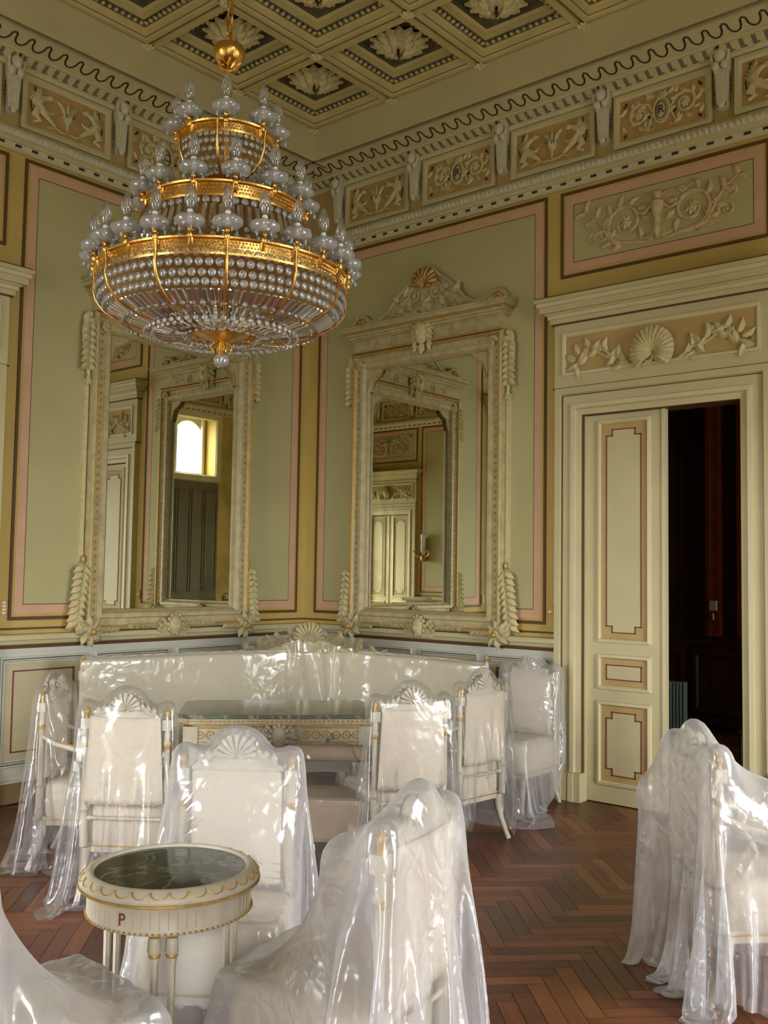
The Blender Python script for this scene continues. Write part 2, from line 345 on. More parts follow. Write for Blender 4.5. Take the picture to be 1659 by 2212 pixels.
# ornament pieces drawn in a local wall plane (x right, z up, -y out)
def spiral(m, cx, cz, r0, turns, a0, s, th, out=.0, mi=None, steps=26, tail=None):
    P = []; R = []
    for i in range(steps+1):
        t = i/steps; a = a0+s*turns*2*PI*t; r = r0*(1-t)**.9+.004
        P.append((cx+r*math.cos(a), -out-th*.4, cz+r*math.sin(a))); R.append(th*(1-.55*t))
    if tail:
        P = [(x, -out-th*.4, z) for x, z in tail]+P; R = [th*.5+th*.5*i/len(tail) for i in range(len(tail))]+R
    m.tube(P, R, 6, mi=mi, flat=.8, up=(0, -1, 0)); m.sph(P[-1], th*1.1, 7, 5, mi)
def leaf(m, x, z, ang, L, w, out=0, h=.012, mi=None, curl=.5):
    """a pointed acanthus leaf lying on the wall, arching away from it"""
    n = 5; G = []
    for i in range(n+1):
        t = i/n; ww = w*math.sin(PI*min(.98, t*.85+.14))*(1+.25*(i % 2)); a = ang+curl*t
        cx = x+math.cos(ang+curl*t*.5)*L*t; cz = z+math.sin(ang+curl*t*.5)*L*t; row = []
        for j in (-1, -.5, 0, .5, 1):
            row.append((cx-math.sin(a)*ww*j, -out-h*(1-j*j*.7)*math.sin(PI*(.15+.8*t))-(.35*h if j == 0 else 0), cz+math.cos(a)*ww*j))
        G.append(row)
    m.grid(G, mi)
def flower(m, x, z, r, n=6, out=0, mi=None, h=.01):
    for k in range(n): leaf(m, x, z, 2*PI*k/n, r, r*.35, out, h, mi, 0)
    m.sph((x, -out-h*.6, z), r*.28, 7, 5, mi)
def scrollwork(m, x, z, W_, H_, s=1, out=0, th=.012, mi=None, r=None):
    """a rinceau to one side: a wave stem with spiral, leaves and sprigs"""
    rr = r or random.Random(3)
    R0 = H_*.37; cx = x+s*W_*.40; cz = z
    tail = [(x+s*W_*.02, z-H_*.36), (x+s*W_*.12, z-H_*.44), (x+s*W_*.26, z-H_*.40)]
    spiral(m, cx, cz, R0, 1.8, -PI/2 if s > 0 else -PI/2, s, th, out, mi, 34, tail)
    flower(m, cx, cz, R0*.38, 7, out, mi, th)
    for k in range(9):
        a = -PI/2+s*(k*.62+.3); r_ = R0*(1-.03*k); leaf(m, cx+r_*math.cos(a), cz+r_*math.sin(a), a+s*.4, H_*.22, H_*.06, out, th, mi, s*.8)
    st_ = [(cx+s*R0*.75, z-H_*.30), (cx+s*W_*.27, z-H_*.05), (cx+s*W_*.37, z+H_*.2), (cx+s*W_*.52, z+H_*.36)]
    st_ = [(cx+s*R0*.2, z-H_*.38)]+st_
    m.tube([(a, -out-th*.4, b) for a, b in st_], [th, th*.9, th*.7, th*.5, th*.3], 6, mi=mi)
    for (a, b) in st_[1:]:
        for q in (-1, 1): leaf(m, a, b, (PI/4 if s > 0 else PI*3/4)+q*.8, H_*.24, H_*.055, out, th, mi, q*.7)
    spiral(m, cx+s*W_*.40, z-H_*.18, H_*.15, 1.3, PI if s > 0 else 0, -s, th*.7, out, mi, 16)
    spiral(m, cx+s*W_*.44, z+H_*.16, H_*.12, 1.2, -PI/2, s, th*.6, out, mi, 14)
def mask(m, x, z, h, out=0, mi=None, R=None):
    """carved face: egg head, brow, nose, mouth, cheeks, hair locks"""
    w = h*.36; q = lambda dx, dy, dz: (x+dx*h, -out-dy*h, z+dz*h)
    m.sph(q(0, .12, 0), (w, h*.26, h*.48), 12, 9, mi); m.sph(q(0, .37, -.04), (h*.06, h*.09, h*.13), 7, 6, mi)
    m.sph(q(-.14, .30, .10), (h*.12, h*.06, h*.04), 7, 5, mi); m.sph(q(.14, .30, .10), (h*.12, h*.06, h*.04), 7, 5, mi)
    m.sph(q(-.13, .33, .03), (h*.06, h*.04, h*.04), 7, 5, mi); m.sph(q(.13, .33, .03), (h*.06, h*.04, h*.04), 7, 5, mi)
    m.sph(q(0, .33, -.22), (h*.10, h*.05, h*.03), 7, 5, mi); m.sph(q(0, .30, -.28), (h*.08, h*.05, h*.03), 7, 5, mi); m.sph(q(0, .27, -.38), (h*.1, h*.08, h*.07), 7, 5, mi)
    for k in range(9):
        a = -.5+k*(PI+1.0)/8; m.sph(q(.40*math.cos(a), .14, .06+.46*math.sin(a)), (h*.11, h*.1, h*.11), 7, 5, mi)
def shell(m, x, z, r, out=0, mi=None, a0=.1, a1=PI-.1, n=13, base=.15):
    c = (x, -out-.3*r*.3, z)
    for k in range(n):
        a = a0+(a1-a0)*k/(n-1); L = r*(.86+.14*math.sin(a))
        P = [(x+math.cos(a)*L*t, -out-r*(.05+.30*math.sin(PI*.85*t)), z+math.sin(a)*L*t+r*base*(1-t)*0) for t in np.linspace(.08, 1, 7)]
        m.tube(P, [r*(.02+.11*t) for t in np.linspace(.08, 1, 7)], 6, mi=mi)
    for q in (-1, 1): m.sph((x+q*r*.25, -out-r*.1, z), (r*.16, r*.12, r*.13), 8, 5, mi)
# ================================================================== SETTING
PT = .8746; OFF = .45
# floor: a board base plus herringbone planks laid at 45 degrees
fm = MB(); fm.box((-.3, -Y-.3, -.12), (X+.3, 4.2, -.004)); floor = st(fm.build('floor', GAP))
def herringbone(x0, x1, y0, y1, w=.075, L=.45):
    V = []; Fc = []; A = []; UV = []; k = int(L/w); ca = math.cos(PI/4); g = .0012
    cx, cy_ = (x0+x1)/2, (y0+y1)/2; R = math.hypot(x1-x0, y1-y0)/2+L
    nrow = int(R/w)+2; rr = random.Random(5)
    def plank(u0, v0, du, dv):
        pts = [(u0+g, v0+g), (u0+du-g, v0+g), (u0+du-g, v0+dv-g), (u0+g, v0+dv-g)]
        mu, mv = u0+du/2, v0+dv/2; mx, my = cx+(mu-mv)*ca, cy_+(mu+mv)*ca
        if not (x0-.2 < mx < x1+.2 and y0-.2 < my < y1+.2): return
        b = len(V)
        for (a, c) in pts: V.append((min(max(cx+(a-c)*ca, x0), x1), min(max(cy_+(a+c)*ca, y0), y1), 0))
        Fc.append((b, b+1, b+2, b+3)); A.append(rr.random()); o = rr.random()*50
        UV.extend([(o+(a-u0 if du > dv else c-v0), o+(c-v0 if du > dv else a-u0)) for a, c in pts])
    for i in range(-nrow, nrow):
        for j in range(-int(R/L)-2, int(R/L)+3):
            # horizontal plank then vertical plank of the same stair
            u = i*w+j*2*L*1.0; v = i*w
            plank(u, v, L, w); plank(u+L, v-L+w, w, L)
    me = bpy.data.meshes.new('parquet'); me.from_pydata(V, [], Fc); at = me.attributes.new('plank', 'FLOAT', 'FACE')
    at.data.foreach_set('value', A); uv = me.uv_layers.new(name='UVMap'); uv.data.foreach_set('uv', [c for p in UV for c in p])
    me.materials.append(FLOOR); o = bpy.data.objects.new('parquet', me); COL.objects.link(o); o.parent = floor; return o
herringbone(0, X, -Y, 4.0)

def wall_solid(name, loc, rz, L, openings, th=.28, top=5.7, mat_=None):
    m = MB(); xs = 0
    for (a, b, z0, z1) in sorted(openings):
        if a > xs: m.box((xs, 0, -.02), (a, th, top))
        if z0 > 0: m.box((a, 0, -.02), (b, th, z0))
        m.box((a, 0, z1), (b, th, top)); xs = b
    m.box((xs, 0, -.02), (L, th, top))
    return st(m.build(name, mat_ or OCHRE, loc=loc, rz=rz))
PPROF = [(0, 0), (0, .010), (.022, .010), (.024, .004), (.042, .004), (.043, .006), (.105, .006), (.106, .005), (.111, .005), (.112, .004)]
PMI = [0, 0, 0, 1, 1, 2, 2, 3, 3]
def painted_panel(wall, x0, x1, z0, z1, name='painted_panel'):
    m = MB(); m.frame(x0, x1, z0, z1, PPROF, PMI); i = .112
    m.box((x0+i-.001, -.0045, z0+i-.001), (x1-i+.001, 0, z1-i+.001), 4)
    return m.build(name, [BROWN, OCHRE, PINK, BROWN, GREEN], wall)
def scroll_relief(wall, xc, zc, w, h):
    """big rinceau over a door: term figure in the middle, scrolls both sides"""
    m = MB(); o = .006
    for s in (-1, 1): scrollwork(m, xc, zc, w/2, h, s, o, .017, 0, rnd)
    m.lathe([(.012, -.17), (.03, -.1), (.022, -.03), (.045, .05), (.05, .09), (.02, .115), (.03, .13), (.03, .16), (.0, .18)], (xc, -.02, zc), 10)
    for s in (-1, 1):
        m.tube([(xc+s*.03, -.02, zc+.08), (xc+s*.10, -.02, zc+.03), (xc+s*.17, -.02, zc+.06)], [.014, .012, .009], 6)
        for k in range(4): leaf(m, xc+s*.01, zc-.08-.02*k, -PI/2+s*(.5+.3*k), .10, .02, o, .014, None, s*.6)
        m.tube([(xc+s*.02, -.015, zc+.14), (xc+s*.10, -.015, zc+.16), (xc+s*.2, -.015, zc+.13), (xc+s*.26, -.015, zc+.17)], .006, 5)
    return m.build('scroll_relief', RELIEF_P, wall, 50)
def door_surround(wall, x0, x1, zt, number=None, shell_on=True, text=False):
    """moulded casing, frieze with shell, and bracketless cornice over a door; x0..x1 is the opening"""
    a, b = x0-.21, x1+.21; t = zt+.17
    m = MB(); m.frame(a, b, 0, t, [(0, 0), (0, .07), (.045, .07), (.05, .055), (.055, .06), (.058, .045), (.12, .045), (.125, .06), (.155, .06), (.165, .04), (.205, .035), (.21, .03), (.21, -.14)],
                      [0, 0, 0, 0, 1, 0, 0, 2, 0, 0, 1, 1], three=True)
    for q in (a, b-.21): m.box((q-.012, -.085, 0), (q+.222, 0, .2), 0); m.box((q+.03, -.092, 0), (q+.07, -.08, .2), 2); m.box((q+.13, -.092, 0), (q+.17, -.08, .2), 2)
    m.build('door_casing', [CREAM, BROWN, CREAM_L], wall)
    m = MB(); m.box((a-.01, -.06, t), (b+.01, 0, t+.50), 0)
    m.frame(a+.06, b-.06, t+.09, t+.41, [(0, .06), (.0, .075), (.02, .075), (.03, .062)], [2, 2, 2]); m.box((a+.09, -.0615, t+.12), (b-.09, -.05, t+.38), 3)
    m.box((a-.02, -.065, t-.006), (b+.02, 0, t+.006), 1)
    z = t+.475
    for dz, o, mi in ((.010, .075, 1), (.035, .085, 0), (.03, .10, 2), (.012, .115, 0), (.045, .145, 0), (.03, .16, 2), (.03, .175, 0), (.01, .165, 1)):
        m.box((a-.02-(o-.07), -o, z), (b+.02+(o-.07), 0, z+dz), mi); z += dz
    m.build('door_entablature', [CREAM, BROWN, CREAM_L, TAN], wall, bevel=.003)
    if shell_on:
        xc = (a+b)/2; zc = t+.22; m = MB()
        c = []  # scallop shell opening downwards, with two volutes
        shell(m, xc, zc-.055, .175, .068, None, -.6, PI+.6, 21)
        for s in (-1, 1):
            spiral(m, xc+s*.05, zc-.075, .045, 1.2, PI/2, s, .016, .075)
            m.tube([(xc+s*.02, -.075, zc-.12), (xc+s*.18, -.075, zc-.115), (xc+s*.27, -.072, zc-.04), (xc+s*.36, -.07, zc-.03), (xc+s*.46, -.07, zc+.03), (xc+s*.58, -.07, zc-.02), (xc+s*.62, -.07, zc-.09)], [.012, .016, .012, .01, .011, .009, .005], 6)
            for (dx, dz, an) in ((.22, -.09, .9), (.27, -.04, 1.4), (.3, -.02, -1.2), (.36, .0, 1.0), (.42, .03, .3), (.47, .03, 2.0), (.52, .0, -1.0), (.58, .01, .9), (.6, -.05, -.7), (.62, -.07, -2.2), (.2, -.11, .1), (.24, -.1, -.5), (.33, -.03, 2.2), (.39, .02, 1.6), (.44, .04, -.9), (.49, .05, .8), (.55, .03, -1.5), (.3, -.05, .5), (.61, -.02, .2)):
                leaf(m, xc+s*dx, zc+dz, an if s > 0 else PI-an, .095, .024, .065, .02, None, s*.6)
            flower(m, xc+s*.40, zc+.05, .04, 6, .065, None, .012); flower(m, xc+s*.53, zc+.02, .04, 7, .065, None, .012)
        m.build('shell_relief', PLASTER, wall, 50)
        if text:
            text_mesh('pencil_note', '16 cm', .042, INK, wall, (xc+.56, -.0635, zc-.055), (PI/2, -.05, 0), .0008, .2)
    painted_panel(wall, a+.01, b-.01, 3.823, 4.478, 'overdoor_panel'); scroll_relief(wall, (a+b)/2, 4.14, (b-a)-.34, .40)
def notched(x0, x1, z0, z1, k):
    return [(x0+k, z0), (x1-k, z0), (x1-k, z0+k), (x1, z0+k), (x1, z1-k), (x1-k, z1-k), (x1-k, z1), (x0+k, z1), (x0+k, z1-k), (x0, z1-k), (x0, z0+k), (x0+k, z0+k)]
def line_loop(m, poly, y, w, mi):
    n = len(poly)
    for i in range(n):
        (ax, az), (bx, bz) = poly[i], poly[(i+1) % n]
        m.box((min(ax, bx)-w/2, y, min(az, bz)-w/2), (max(ax, bx)+w/2, y+.004, max(az, bz)+w/2), mi)
def door_leaf(parent, x0, x1, zt, y, name='door_leaf'):
    m = MB(); m.box((x0, y, .008), (x1, y+.045, zt), 0)
    m.box((x1-.022, y-.012, .008), (x1, y, zt), 1)
    k = .045
    for za, zb, nt_ in ((.13, .72, True), (.80, 1.05, False), (1.13, zt-.07, True)):
        a, b = x0+.085, x1-.105
        m.frame(a, b, za, zb, [(0, -y), (.004, -y+.016), (.022, -y+.02), (.03, -y+.006), (.034, -y+.002), (.036, -y+.001)], [1, 1, 1, 2, 2])
        m.box((a+.036, y-.0015, za+.036), (b-.036, y+.01, zb-.036), 2)
        i = .075; P = notched(a+i, b-i, za+i, zb-i, k) if nt_ else [(a+i, za+i), (b-i, za+i), (b-i, zb-i), (a+i, zb-i)]
        m.prism(P, y-.004, y, 0); line_loop(m, P, y-.006, .008, 3)
    m.box((x0, y-.006, .008), (x1, y, .11), 0)
    return m.build(name, [CREAM, CREAM_L, TAN, MAROON], parent)
# ---- frieze pieces (one mesh each, copied along the walls)
def frieze_mesh(kind):
    m = MB(); w, h = .31, .165
    m.frame(-w-.05, w+.05, -h-.03, h+.03, [(0, .05), (0, .075), (.02, .078), (.03, .07), (.045, .066), (.05, .056)], [1, 1, 1, 1, 0]); m.box((-w, -.056, -h+.02), (w, -.04, h-.02), 0)
    o = .056; R_ = 2
    if kind == 'shield':
        m.sph((0, -o, 0), (.052, .018, .085), 12, 8, R_); m.tube([(.058*math.cos(a), -o-.012, .09*math.sin(a)) for a in np.linspace(0, 2*PI, 17)[:-1]], .008, 6, True, R_)
        m.tube([(.036*math.cos(a), -o-.019, .062*math.sin(a)) for a in np.linspace(0, 2*PI, 17)[:-1]], .0025, 5, True, 3)
        for s in (-1, 1):
            spiral(m, s*.17, .01, .075, 1.6, PI/2, -s, .012, o, R_, 22, [(s*.05, -.11), (s*.11, -.12), (s*.06, .0), (s*.10, .07)])
            flower(m, s*.17, .01, .035, 6, o, R_, .014)
            for k in range(8): a = .8*k; leaf(m, s*(.17+.075*math.cos(a)), .01+.075*math.sin(a), a+.4, .06, .014, o, .014, R_, .8)
            for dx, dz, an in ((.27, -.09, .8), (.27, .08, -.9), (.09, -.11, .3), (.1, .1, 1.2), (.05, .11, .5)): leaf(m, s*dx, dz, an if s > 0 else PI-an, .07, .016, o, .014, R_, s*.6)
            for dx, dz in ((.27, .11), (.285, .10), (.27, .12), (.10, -.02), (.09, -.03), (.28, -.12), (.27, -.11)): m.sph((s*dx, -o-.004, dz), (.009, .008, .009), 6, 4, 3)
        for k in range(5): leaf(m, 0, .09, PI/2+(k-2)*.5, .06, .014, o, .012, R_, 0)
    else:
        for s in (-1, 1):
            q = lambda a, b: (s*a, -o-.014, b)
            m.tube([q(.10, -.10), q(.15, -.06), q(.20, -.02), q(.235, .02), q(.20, .07), q(.155, .085)], [.012, .02, .034, .03, .022, .016], 8, mi=R_, flat=.7, up=(0, -1, 0))
            m.sph(q(.145, .088), (.028, .018, .022), 8, 6, R_); m.tube([q(.125, .085), q(.105, .075)], [.01, .004], 6, mi=R_)
            m.tube([q(.23, -.01), q(.26, -.07), q(.22, -.10), q(.27, -.12)], [.026, .03, .02, .012], 7, mi=R_, flat=.7, up=(0, -1, 0)); m.tube([q(.19, -.02), q(.13, -.02), q(.11, .0)], [.014, .01, .007], 6, mi=R_)
            for k in range(6): leaf(m, s*.22, .0+.01*k, (.4+.2*k) if s > 0 else PI-(.4+.2*k), .10, .016, o, .02, R_, s*.4)
            m.tube([(s*(.275+.015*math.sin(t*5)), -o-.008, -.05+.17*t) for t in np.linspace(0, 1, 8)]+[(s*.262, -o-.008, .135), (s*.25, -o-.008, .12)], .004, 5, mi=3)
            m.tube([q(.02, -.12), q(.06, -.125), q(.10, -.11), q(.16, -.13)], [.007, .009, .007, .004], 6, mi=R_)
            for k in range(3): leaf(m, s*.02, .02+.02*k, (.9-.3*k) if s > 0 else PI-(.9-.3*k), .08, .014, o, .014, R_, s*.5)
        m.lathe([(.03, -.13), (.012, -.11), (.01, -.06), (.04, -.02), (.045, .01), (.02, .02), (.01, .08), (0, .13)], (0, -o-.008, 0), 9, R_)
        for k in range(5): m.sph(((k-2)*.016, -o-.045, .0), (.004, .004, .018), 5, 4, 3)
    return m
def herm_mesh():
    m = MB(); m.prism([(-.035, -.22), (.035, -.22), (.055, .1), (.055, .2), (-.055, .2), (-.055, .1)], -.10, -.04, 0)
    m.prism([(-.022, -.20), (.022, -.20), (.034, .04), (-.034, .04)], -.115, -.09, 0)
    m.sph((0, -.125, .13), (.042, .04, .055), 10, 7, 0); m.sph((0, -.165, .125), (.008, .012, .015), 6, 4, 0)
    for s in (-1, 1):
        m.sph((s*.03, -.12, .06), (.03, .03, .035), 8, 5, 0); m.tube([(s*.05, -.12, .19), (s*.058, -.12, .12), (s*.048, -.12, .06), (s*.03, -.125, .02)], .012, 6, mi=0)
        m.tube([(s*.05, -.075, .03), (s*.05, -.078, -.19)], .0025, 4, mi=1)
        for k in range(4): m.sph((s*.055, -.078, -.02-.03*k), (.006, .004, .009), 5, 4, 1)
        m.tube([(s*.018+.013*math.cos(a), -.1, -.205+.013*math.sin(a)) for a in np.linspace(0, 2*PI, 9)[:-1]], .0035, 4, True, 1)
    for k in range(7): m.sph((-.042+.014*k, -.13, .185+.008*math.sin(k*3)), (.014, .03, .014), 6, 4, 0)
    m.sph((0, -.168, .165), (.012, .005, .02), 5, 4, 1)
    m.sph((0, -.10, -.2), (.03, .02, .03), 8, 5, 0)
    return m
FR = {k: frieze_mesh(k).build('frieze_relief', [FRIEZE_BG, CREAM, PLASTER, INK], None, 55) for k in ('shield', 'griffin')}
HERM = herm_mesh().build('herm_bracket', [PLASTER_W, INK], None, 55)
used = {'shield': False, 'griffin': False, 'herm': False}
def put(proto, key, wall, loc):
    o = proto if not used[key] else copy_of(proto); used[key] = True
    o.parent = wall; o.location = loc; return o
def letter(wall, ch, x, z, flip=False):
    return text_mesh('shield_letter', ch, .085, INK, wall, (x, -.077, z), (PI/2, 0, 0), .002, 0, True)
def cornice(wall, L, corner_at, near=True):
    """corner_at: local x of the corner from which the bay rhythm starts; direction away from it"""
    m = MB()
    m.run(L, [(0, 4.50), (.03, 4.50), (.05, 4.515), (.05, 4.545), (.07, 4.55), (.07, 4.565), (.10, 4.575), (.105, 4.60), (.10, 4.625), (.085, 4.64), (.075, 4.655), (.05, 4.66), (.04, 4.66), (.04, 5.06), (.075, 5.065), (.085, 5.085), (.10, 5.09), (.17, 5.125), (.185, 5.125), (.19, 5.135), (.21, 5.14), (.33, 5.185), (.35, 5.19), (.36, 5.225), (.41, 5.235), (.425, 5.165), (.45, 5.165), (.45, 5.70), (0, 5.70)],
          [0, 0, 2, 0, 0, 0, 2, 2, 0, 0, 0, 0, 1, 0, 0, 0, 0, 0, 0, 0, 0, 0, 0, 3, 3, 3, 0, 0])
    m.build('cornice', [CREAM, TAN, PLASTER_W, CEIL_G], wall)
    s = 1 if corner_at == 0 else -1
    # carved bead-and-leaf row, black lozenge row, painted leaf dashes and scallops
    m = MB(); n = int(L/.042)
    for k in range(n):
        x = (k+.5)*.042; m.sph((x, -.102, 4.60), (.013, .016, .028), 6, 4)
    m.build('bead_moulding', PLASTER_W, wall, 60)
    m = MB()
    for k in range(int(L/.125)):
        x = (k+.5)*.125
        for d in (-.016, 0, .016): m.sph((x+d, -.052, 4.53), (.009, .006, .012), 6, 4)
    m.build('lozenge_row', INK, wall, 60)
    m = MB()
    for k in range(int(L/.082)):
        x = (k+.5)*.082; m.add([(x-.014, -.104, 5.0915-.002), (x+.014, -.104, 5.0895), (x+.014, -.168, 5.1215), (x-.014, -.168, 5.1215)], [(0, 1, 2, 3)])
        m.add([(x+.014, -.104, 5.0895), (x+.034, -.108, 5.0915), (x+.028, -.118, 5.096), (x+.014, -.118, 5.096)], [(0, 1, 2, 3)])
    m.build('painted_leaf_band', GREYB, wall)
    m = MB(); p = .125
    for k in range(int(L/p)):
        x = (k+.5)*p; P = []
        for a in np.linspace(0, PI, 8):
            u = x+p*.36*math.cos(a); v = .30-.075*math.sin(a)**.8; P.append((u, -v, 5.137+(v-.20)*.36))
        P = [(x+p*.5, -.315, 5.178)]+P+[(x-p*.5, -.315, 5.178)]
        m.tube(P, .0075, 4)
    m.build('painted_scallop_band', INK, wall)
    i = 0; x = .41
    while x < L-.3:
        lx = x if s > 0 else L-x
        put(HERM, 'herm', wall, (lx, 0, 4.955))
        c = x+PT/2
        if c < L-.35:
            k = ('griffin', 'shield')[i % 2]
            lc = c if s > 0 else L-c; put(FR[k], k, wall, (lc, 0, 4.86))
            if k == 'shield' and near: letter(wall, 'R' if s > 0 else 'C', lc, 4.86)
        i += 1; x += PT
def wainscot(wall, x0, x1, n):
    m = MB(); m.box((x0, -.02, .13), (x1, 0, 1.05), 0)
    m.run(x1, [(0, 1.04), (.03, 1.045), (.035, 1.07), (.045, 1.075), (.055, 1.10), (.075, 1.105), (.078, 1.13), (.07, 1.14), (0, 1.145)], [0, 2, 1, 1, 1, 1, 1, 1], x0=x0)
    m.box((x0, -.008, 1.172), (x1, 0, 1.186), 2)
    m.box((x0, -.035, 0), (x1, 0, .135), 3); m.box((x0, -.04, .135), (x1, 0, .15), 0)
    w = (x1-x0)/n
    for k in range(n):
        a, b = x0+k*w+.04, x0+(k+1)*w-.04
        m.frame(a, b, .24, .99, [(0, .02), (.004, .034), (.014, .034), (.018, .024), (.022, .03), (.03, .03), (.036, .016), (.044, .014)], [0, 0, 4, 4, 0, 4, 0])
        m.box((a+.044, -.014-.007, .284), (b-.044, -.01, .946), 5)
        q = .10; line_loop(m, [(a+q, .24+q), (b-q, .24+q), (b-q, .99-q), (a+q, .99-q)], -.025, .010, 6); m.box((a+q, -.0225, .24+q), (b-q, -.02, .99-q), 5)
        xc = (a+b)/2
    return m.build('wainscot', [WHITE_W, CREAM, BROWN, SKIRT, GREYB, WAINB, MAROON], wall)
def closed_door(wall, x0, x1, zt, nme):
    r = MB(); r.box((x0, .17, 0), (x1, .2, zt)); d = st(r.build(nme, CREAM, wall)); xm = (x0+x1)/2
    door_leaf(d, x0, xm-.002, zt, .12); door_leaf(d, xm+.002, x1, zt, .12); return d
# ---- right wall (y = 0) with the open door
wr = wall_solid('wall_right', (0, 0, 0), 0, X, [(2.842, 3.99, -1, 2.81), (5.95, 7.1, -1, 2.81)])
cornice(wr, X, 0); painted_panel(wr, .126, 2.525, 1.238, 4.484)
door_surround(wr, 2.842, 3.99, 2.81, text=True); wainscot(wr, 0, 2.63, 4)
wainscot(wr, 4.2, 5.73, 2); painted_panel(wr, 4.32, 5.62, 1.238, 4.484); door_surround(wr, 5.95, 7.1, 2.81); closed_door(wr, 5.95, 7.1, 2.81, 'door_3'); wainscot(wr, 7.32, X, 1)
d1 = MB(); d1.box((2.842, .0, .0), (2.85, .26, 2.81)); d1.box((3.982, 0, 0), (3.99, .26, 2.81)); d1.box((2.842, 0, 2.802), (3.99, .26, 2.81)); d1 = st(d1.build('door_1', CREAM, wr))
door_leaf(d1, 2.846, 3.45, 2.80, .03)
# ---- left wall (x = 0)
wl = wall_solid('wall_left', (0, -Y, 0), PI/2, Y, [(Y-4.39, Y-3.20, -1, 2.81)])
cornice(wl, Y, 1); painted_panel(wl, Y-2.877, Y-.105, 1.238, 4.484)
wainscot(wl, Y-2.97, Y, 4); door_surround(wl, Y-4.39, Y-3.20, 2.81); closed_door(wl, Y-4.39, Y-3.20, 2.81, 'door_2')
wainscot(wl, 0, Y-4.62, 5); painted_panel(wl, .5, Y-4.75, 1.238, 4.484)
# ---- south wall (behind the camera, seen in the mirrors)
ws = wall_solid('wall_back', (X, -Y, 0), PI, X, [(X-7.03, X-5.86, -1, 2.81), (X-3.35, X-1.85, .08, 3.1)])
cornice(ws, X, 0, False); door_surround(ws, X-7.03, X-5.86, 2.81); closed_door(ws, X-7.03, X-5.86, 2.81, 'door_4')
painted_panel(ws, X-5.55, X-3.6, 1.238, 4.484); painted_panel(ws, X-1.6, X-.2, 1.238, 4.484); wainscot(ws, X-5.65, X-3.45, 3); wainscot(ws, X-1.75, X, 3); wainscot(ws, 0, X-7.25, 1)
# ---- east wall with the windows
we = wall_solid('wall_east', (X, 0, 0), -PI/2, Y, [(1.55, 3.05, .08, 3.1), (4.44, 5.52, 3.36, 4.49), (7.2, 8.5, .08, 3.1)], th=.45)
cornice(we, Y, 0, False)
wainscot(we, 0, 1.45, 2); painted_panel(we, 3.3, 4.1, 1.238, 4.484); wainscot(we, 3.15, 4.1, 1); wainscot(we, 5.8, 7.1, 2); painted_panel(we, 6.0, 6.95, 1.238, 4.484); painted_panel(we, .2, 1.3, 1.238, 4.484)
m = MB()  # arched head of the high window and the shutters below it
xc = 5.13; ra = .34; P = [(xc-.345, 4.50), (xc-.345, 4.04)]+[(xc-ra*math.cos(a), 4.04+ra*math.sin(a)) for a in np.linspace(0, PI/2, 8)]+[(xc, 4.50)]; m.box((4.42, .30, 3.34), (xc-.34, .45, 4.52), 0); m.box((xc+.34, .30, 3.34), (5.54, .45, 4.52), 0)
m.prism(P, .32, .45, 0); m.prism([(2*xc-a, b) for a, b in P][::-1], .32, .45, 0)
m.frame(4.32, 5.64, 3.24, 4.50, [(0, 0), (0, .04), (.10, .03), (.12, 0)], [0, 0, 0])
m.build('window_arch', CREAM_L, we)
m = MB(); m.box((4.34, -.02, .1), (5.60, 0, 3.22), 0)
for k in range(4):
    a = 4.36+k*.31
    for za, zb in ((.2, 1.1), (1.2, 3.1)): m.frame(a, a+.29, za, zb, [(0, .02), (.0, .035), (.03, .035), (.035, .022)], [0, 0, 0])
m.build('window_shutter', mat('dim_green_shutter_paint', srgb(112, 104, 70), .6), we)
PANE = bpy.data.materials.new('window_glass'); PANE.use_nodes = True; n_ = PANE.node_tree; n_.nodes.clear()
o_ = n_.nodes.new('ShaderNodeOutputMaterial'); a_ = n_.nodes.new('ShaderNodeBsdfTransparent'); b_ = n_.nodes.new('ShaderNodeBsdfGlossy'); b_.inputs['Roughness'].default_value = .02
m_ = n_.nodes.new('ShaderNodeMixShader'); m_.inputs[0].default_value = .05; n_.links.new(a_.outputs[0], m_.inputs[1]); n_.links.new(b_.outputs[0], m_.inputs[2]); n_.links.new(m_.outputs[0], o_.inputs[0])
def window(wall, x0, x1, z0, z1, num, th, bars):
    m = MB(); m.frame(x0, x1, z0, z1, [(0, -th+.12), (0, -th+.18), (.05, -th+.18), (.055, -th+.12), (0, -th+.12)], [0]*4)
    y = th-.16
    for k in range(1, bars[0]): xx = x0+(x1-x0)*k/bars[0]; m.box((xx-.02, y, z0), (xx+.02, y+.04, z1))
    for k in range(1, bars[1]): zz = z0+(z1-z0)*k/bars[1]; m.box((x0, y+.004, zz-.015), (x1, y+.036, zz+.015))
    w = st(m.build('window_%d' % num, WHITE_P, wall)); g = MB(); g.box((x0+.01, y+.018, z0+.01), (x1-.01, y+.022, z1-.01)); g.build('window_pane', PANE, w); return w
window(we, 1.55, 3.05, .08, 3.1, 1, .45, (2, 5)); window(we, 4.79, 5.47, 3.36, 4.49, 2, .45, (1, 1)); window(we, 7.2, 8.5, .08, 3.1, 3, .45, (2, 5)); window(ws, X-3.35, X-1.85, .08, 3.1, 4, .28, (2, 5))
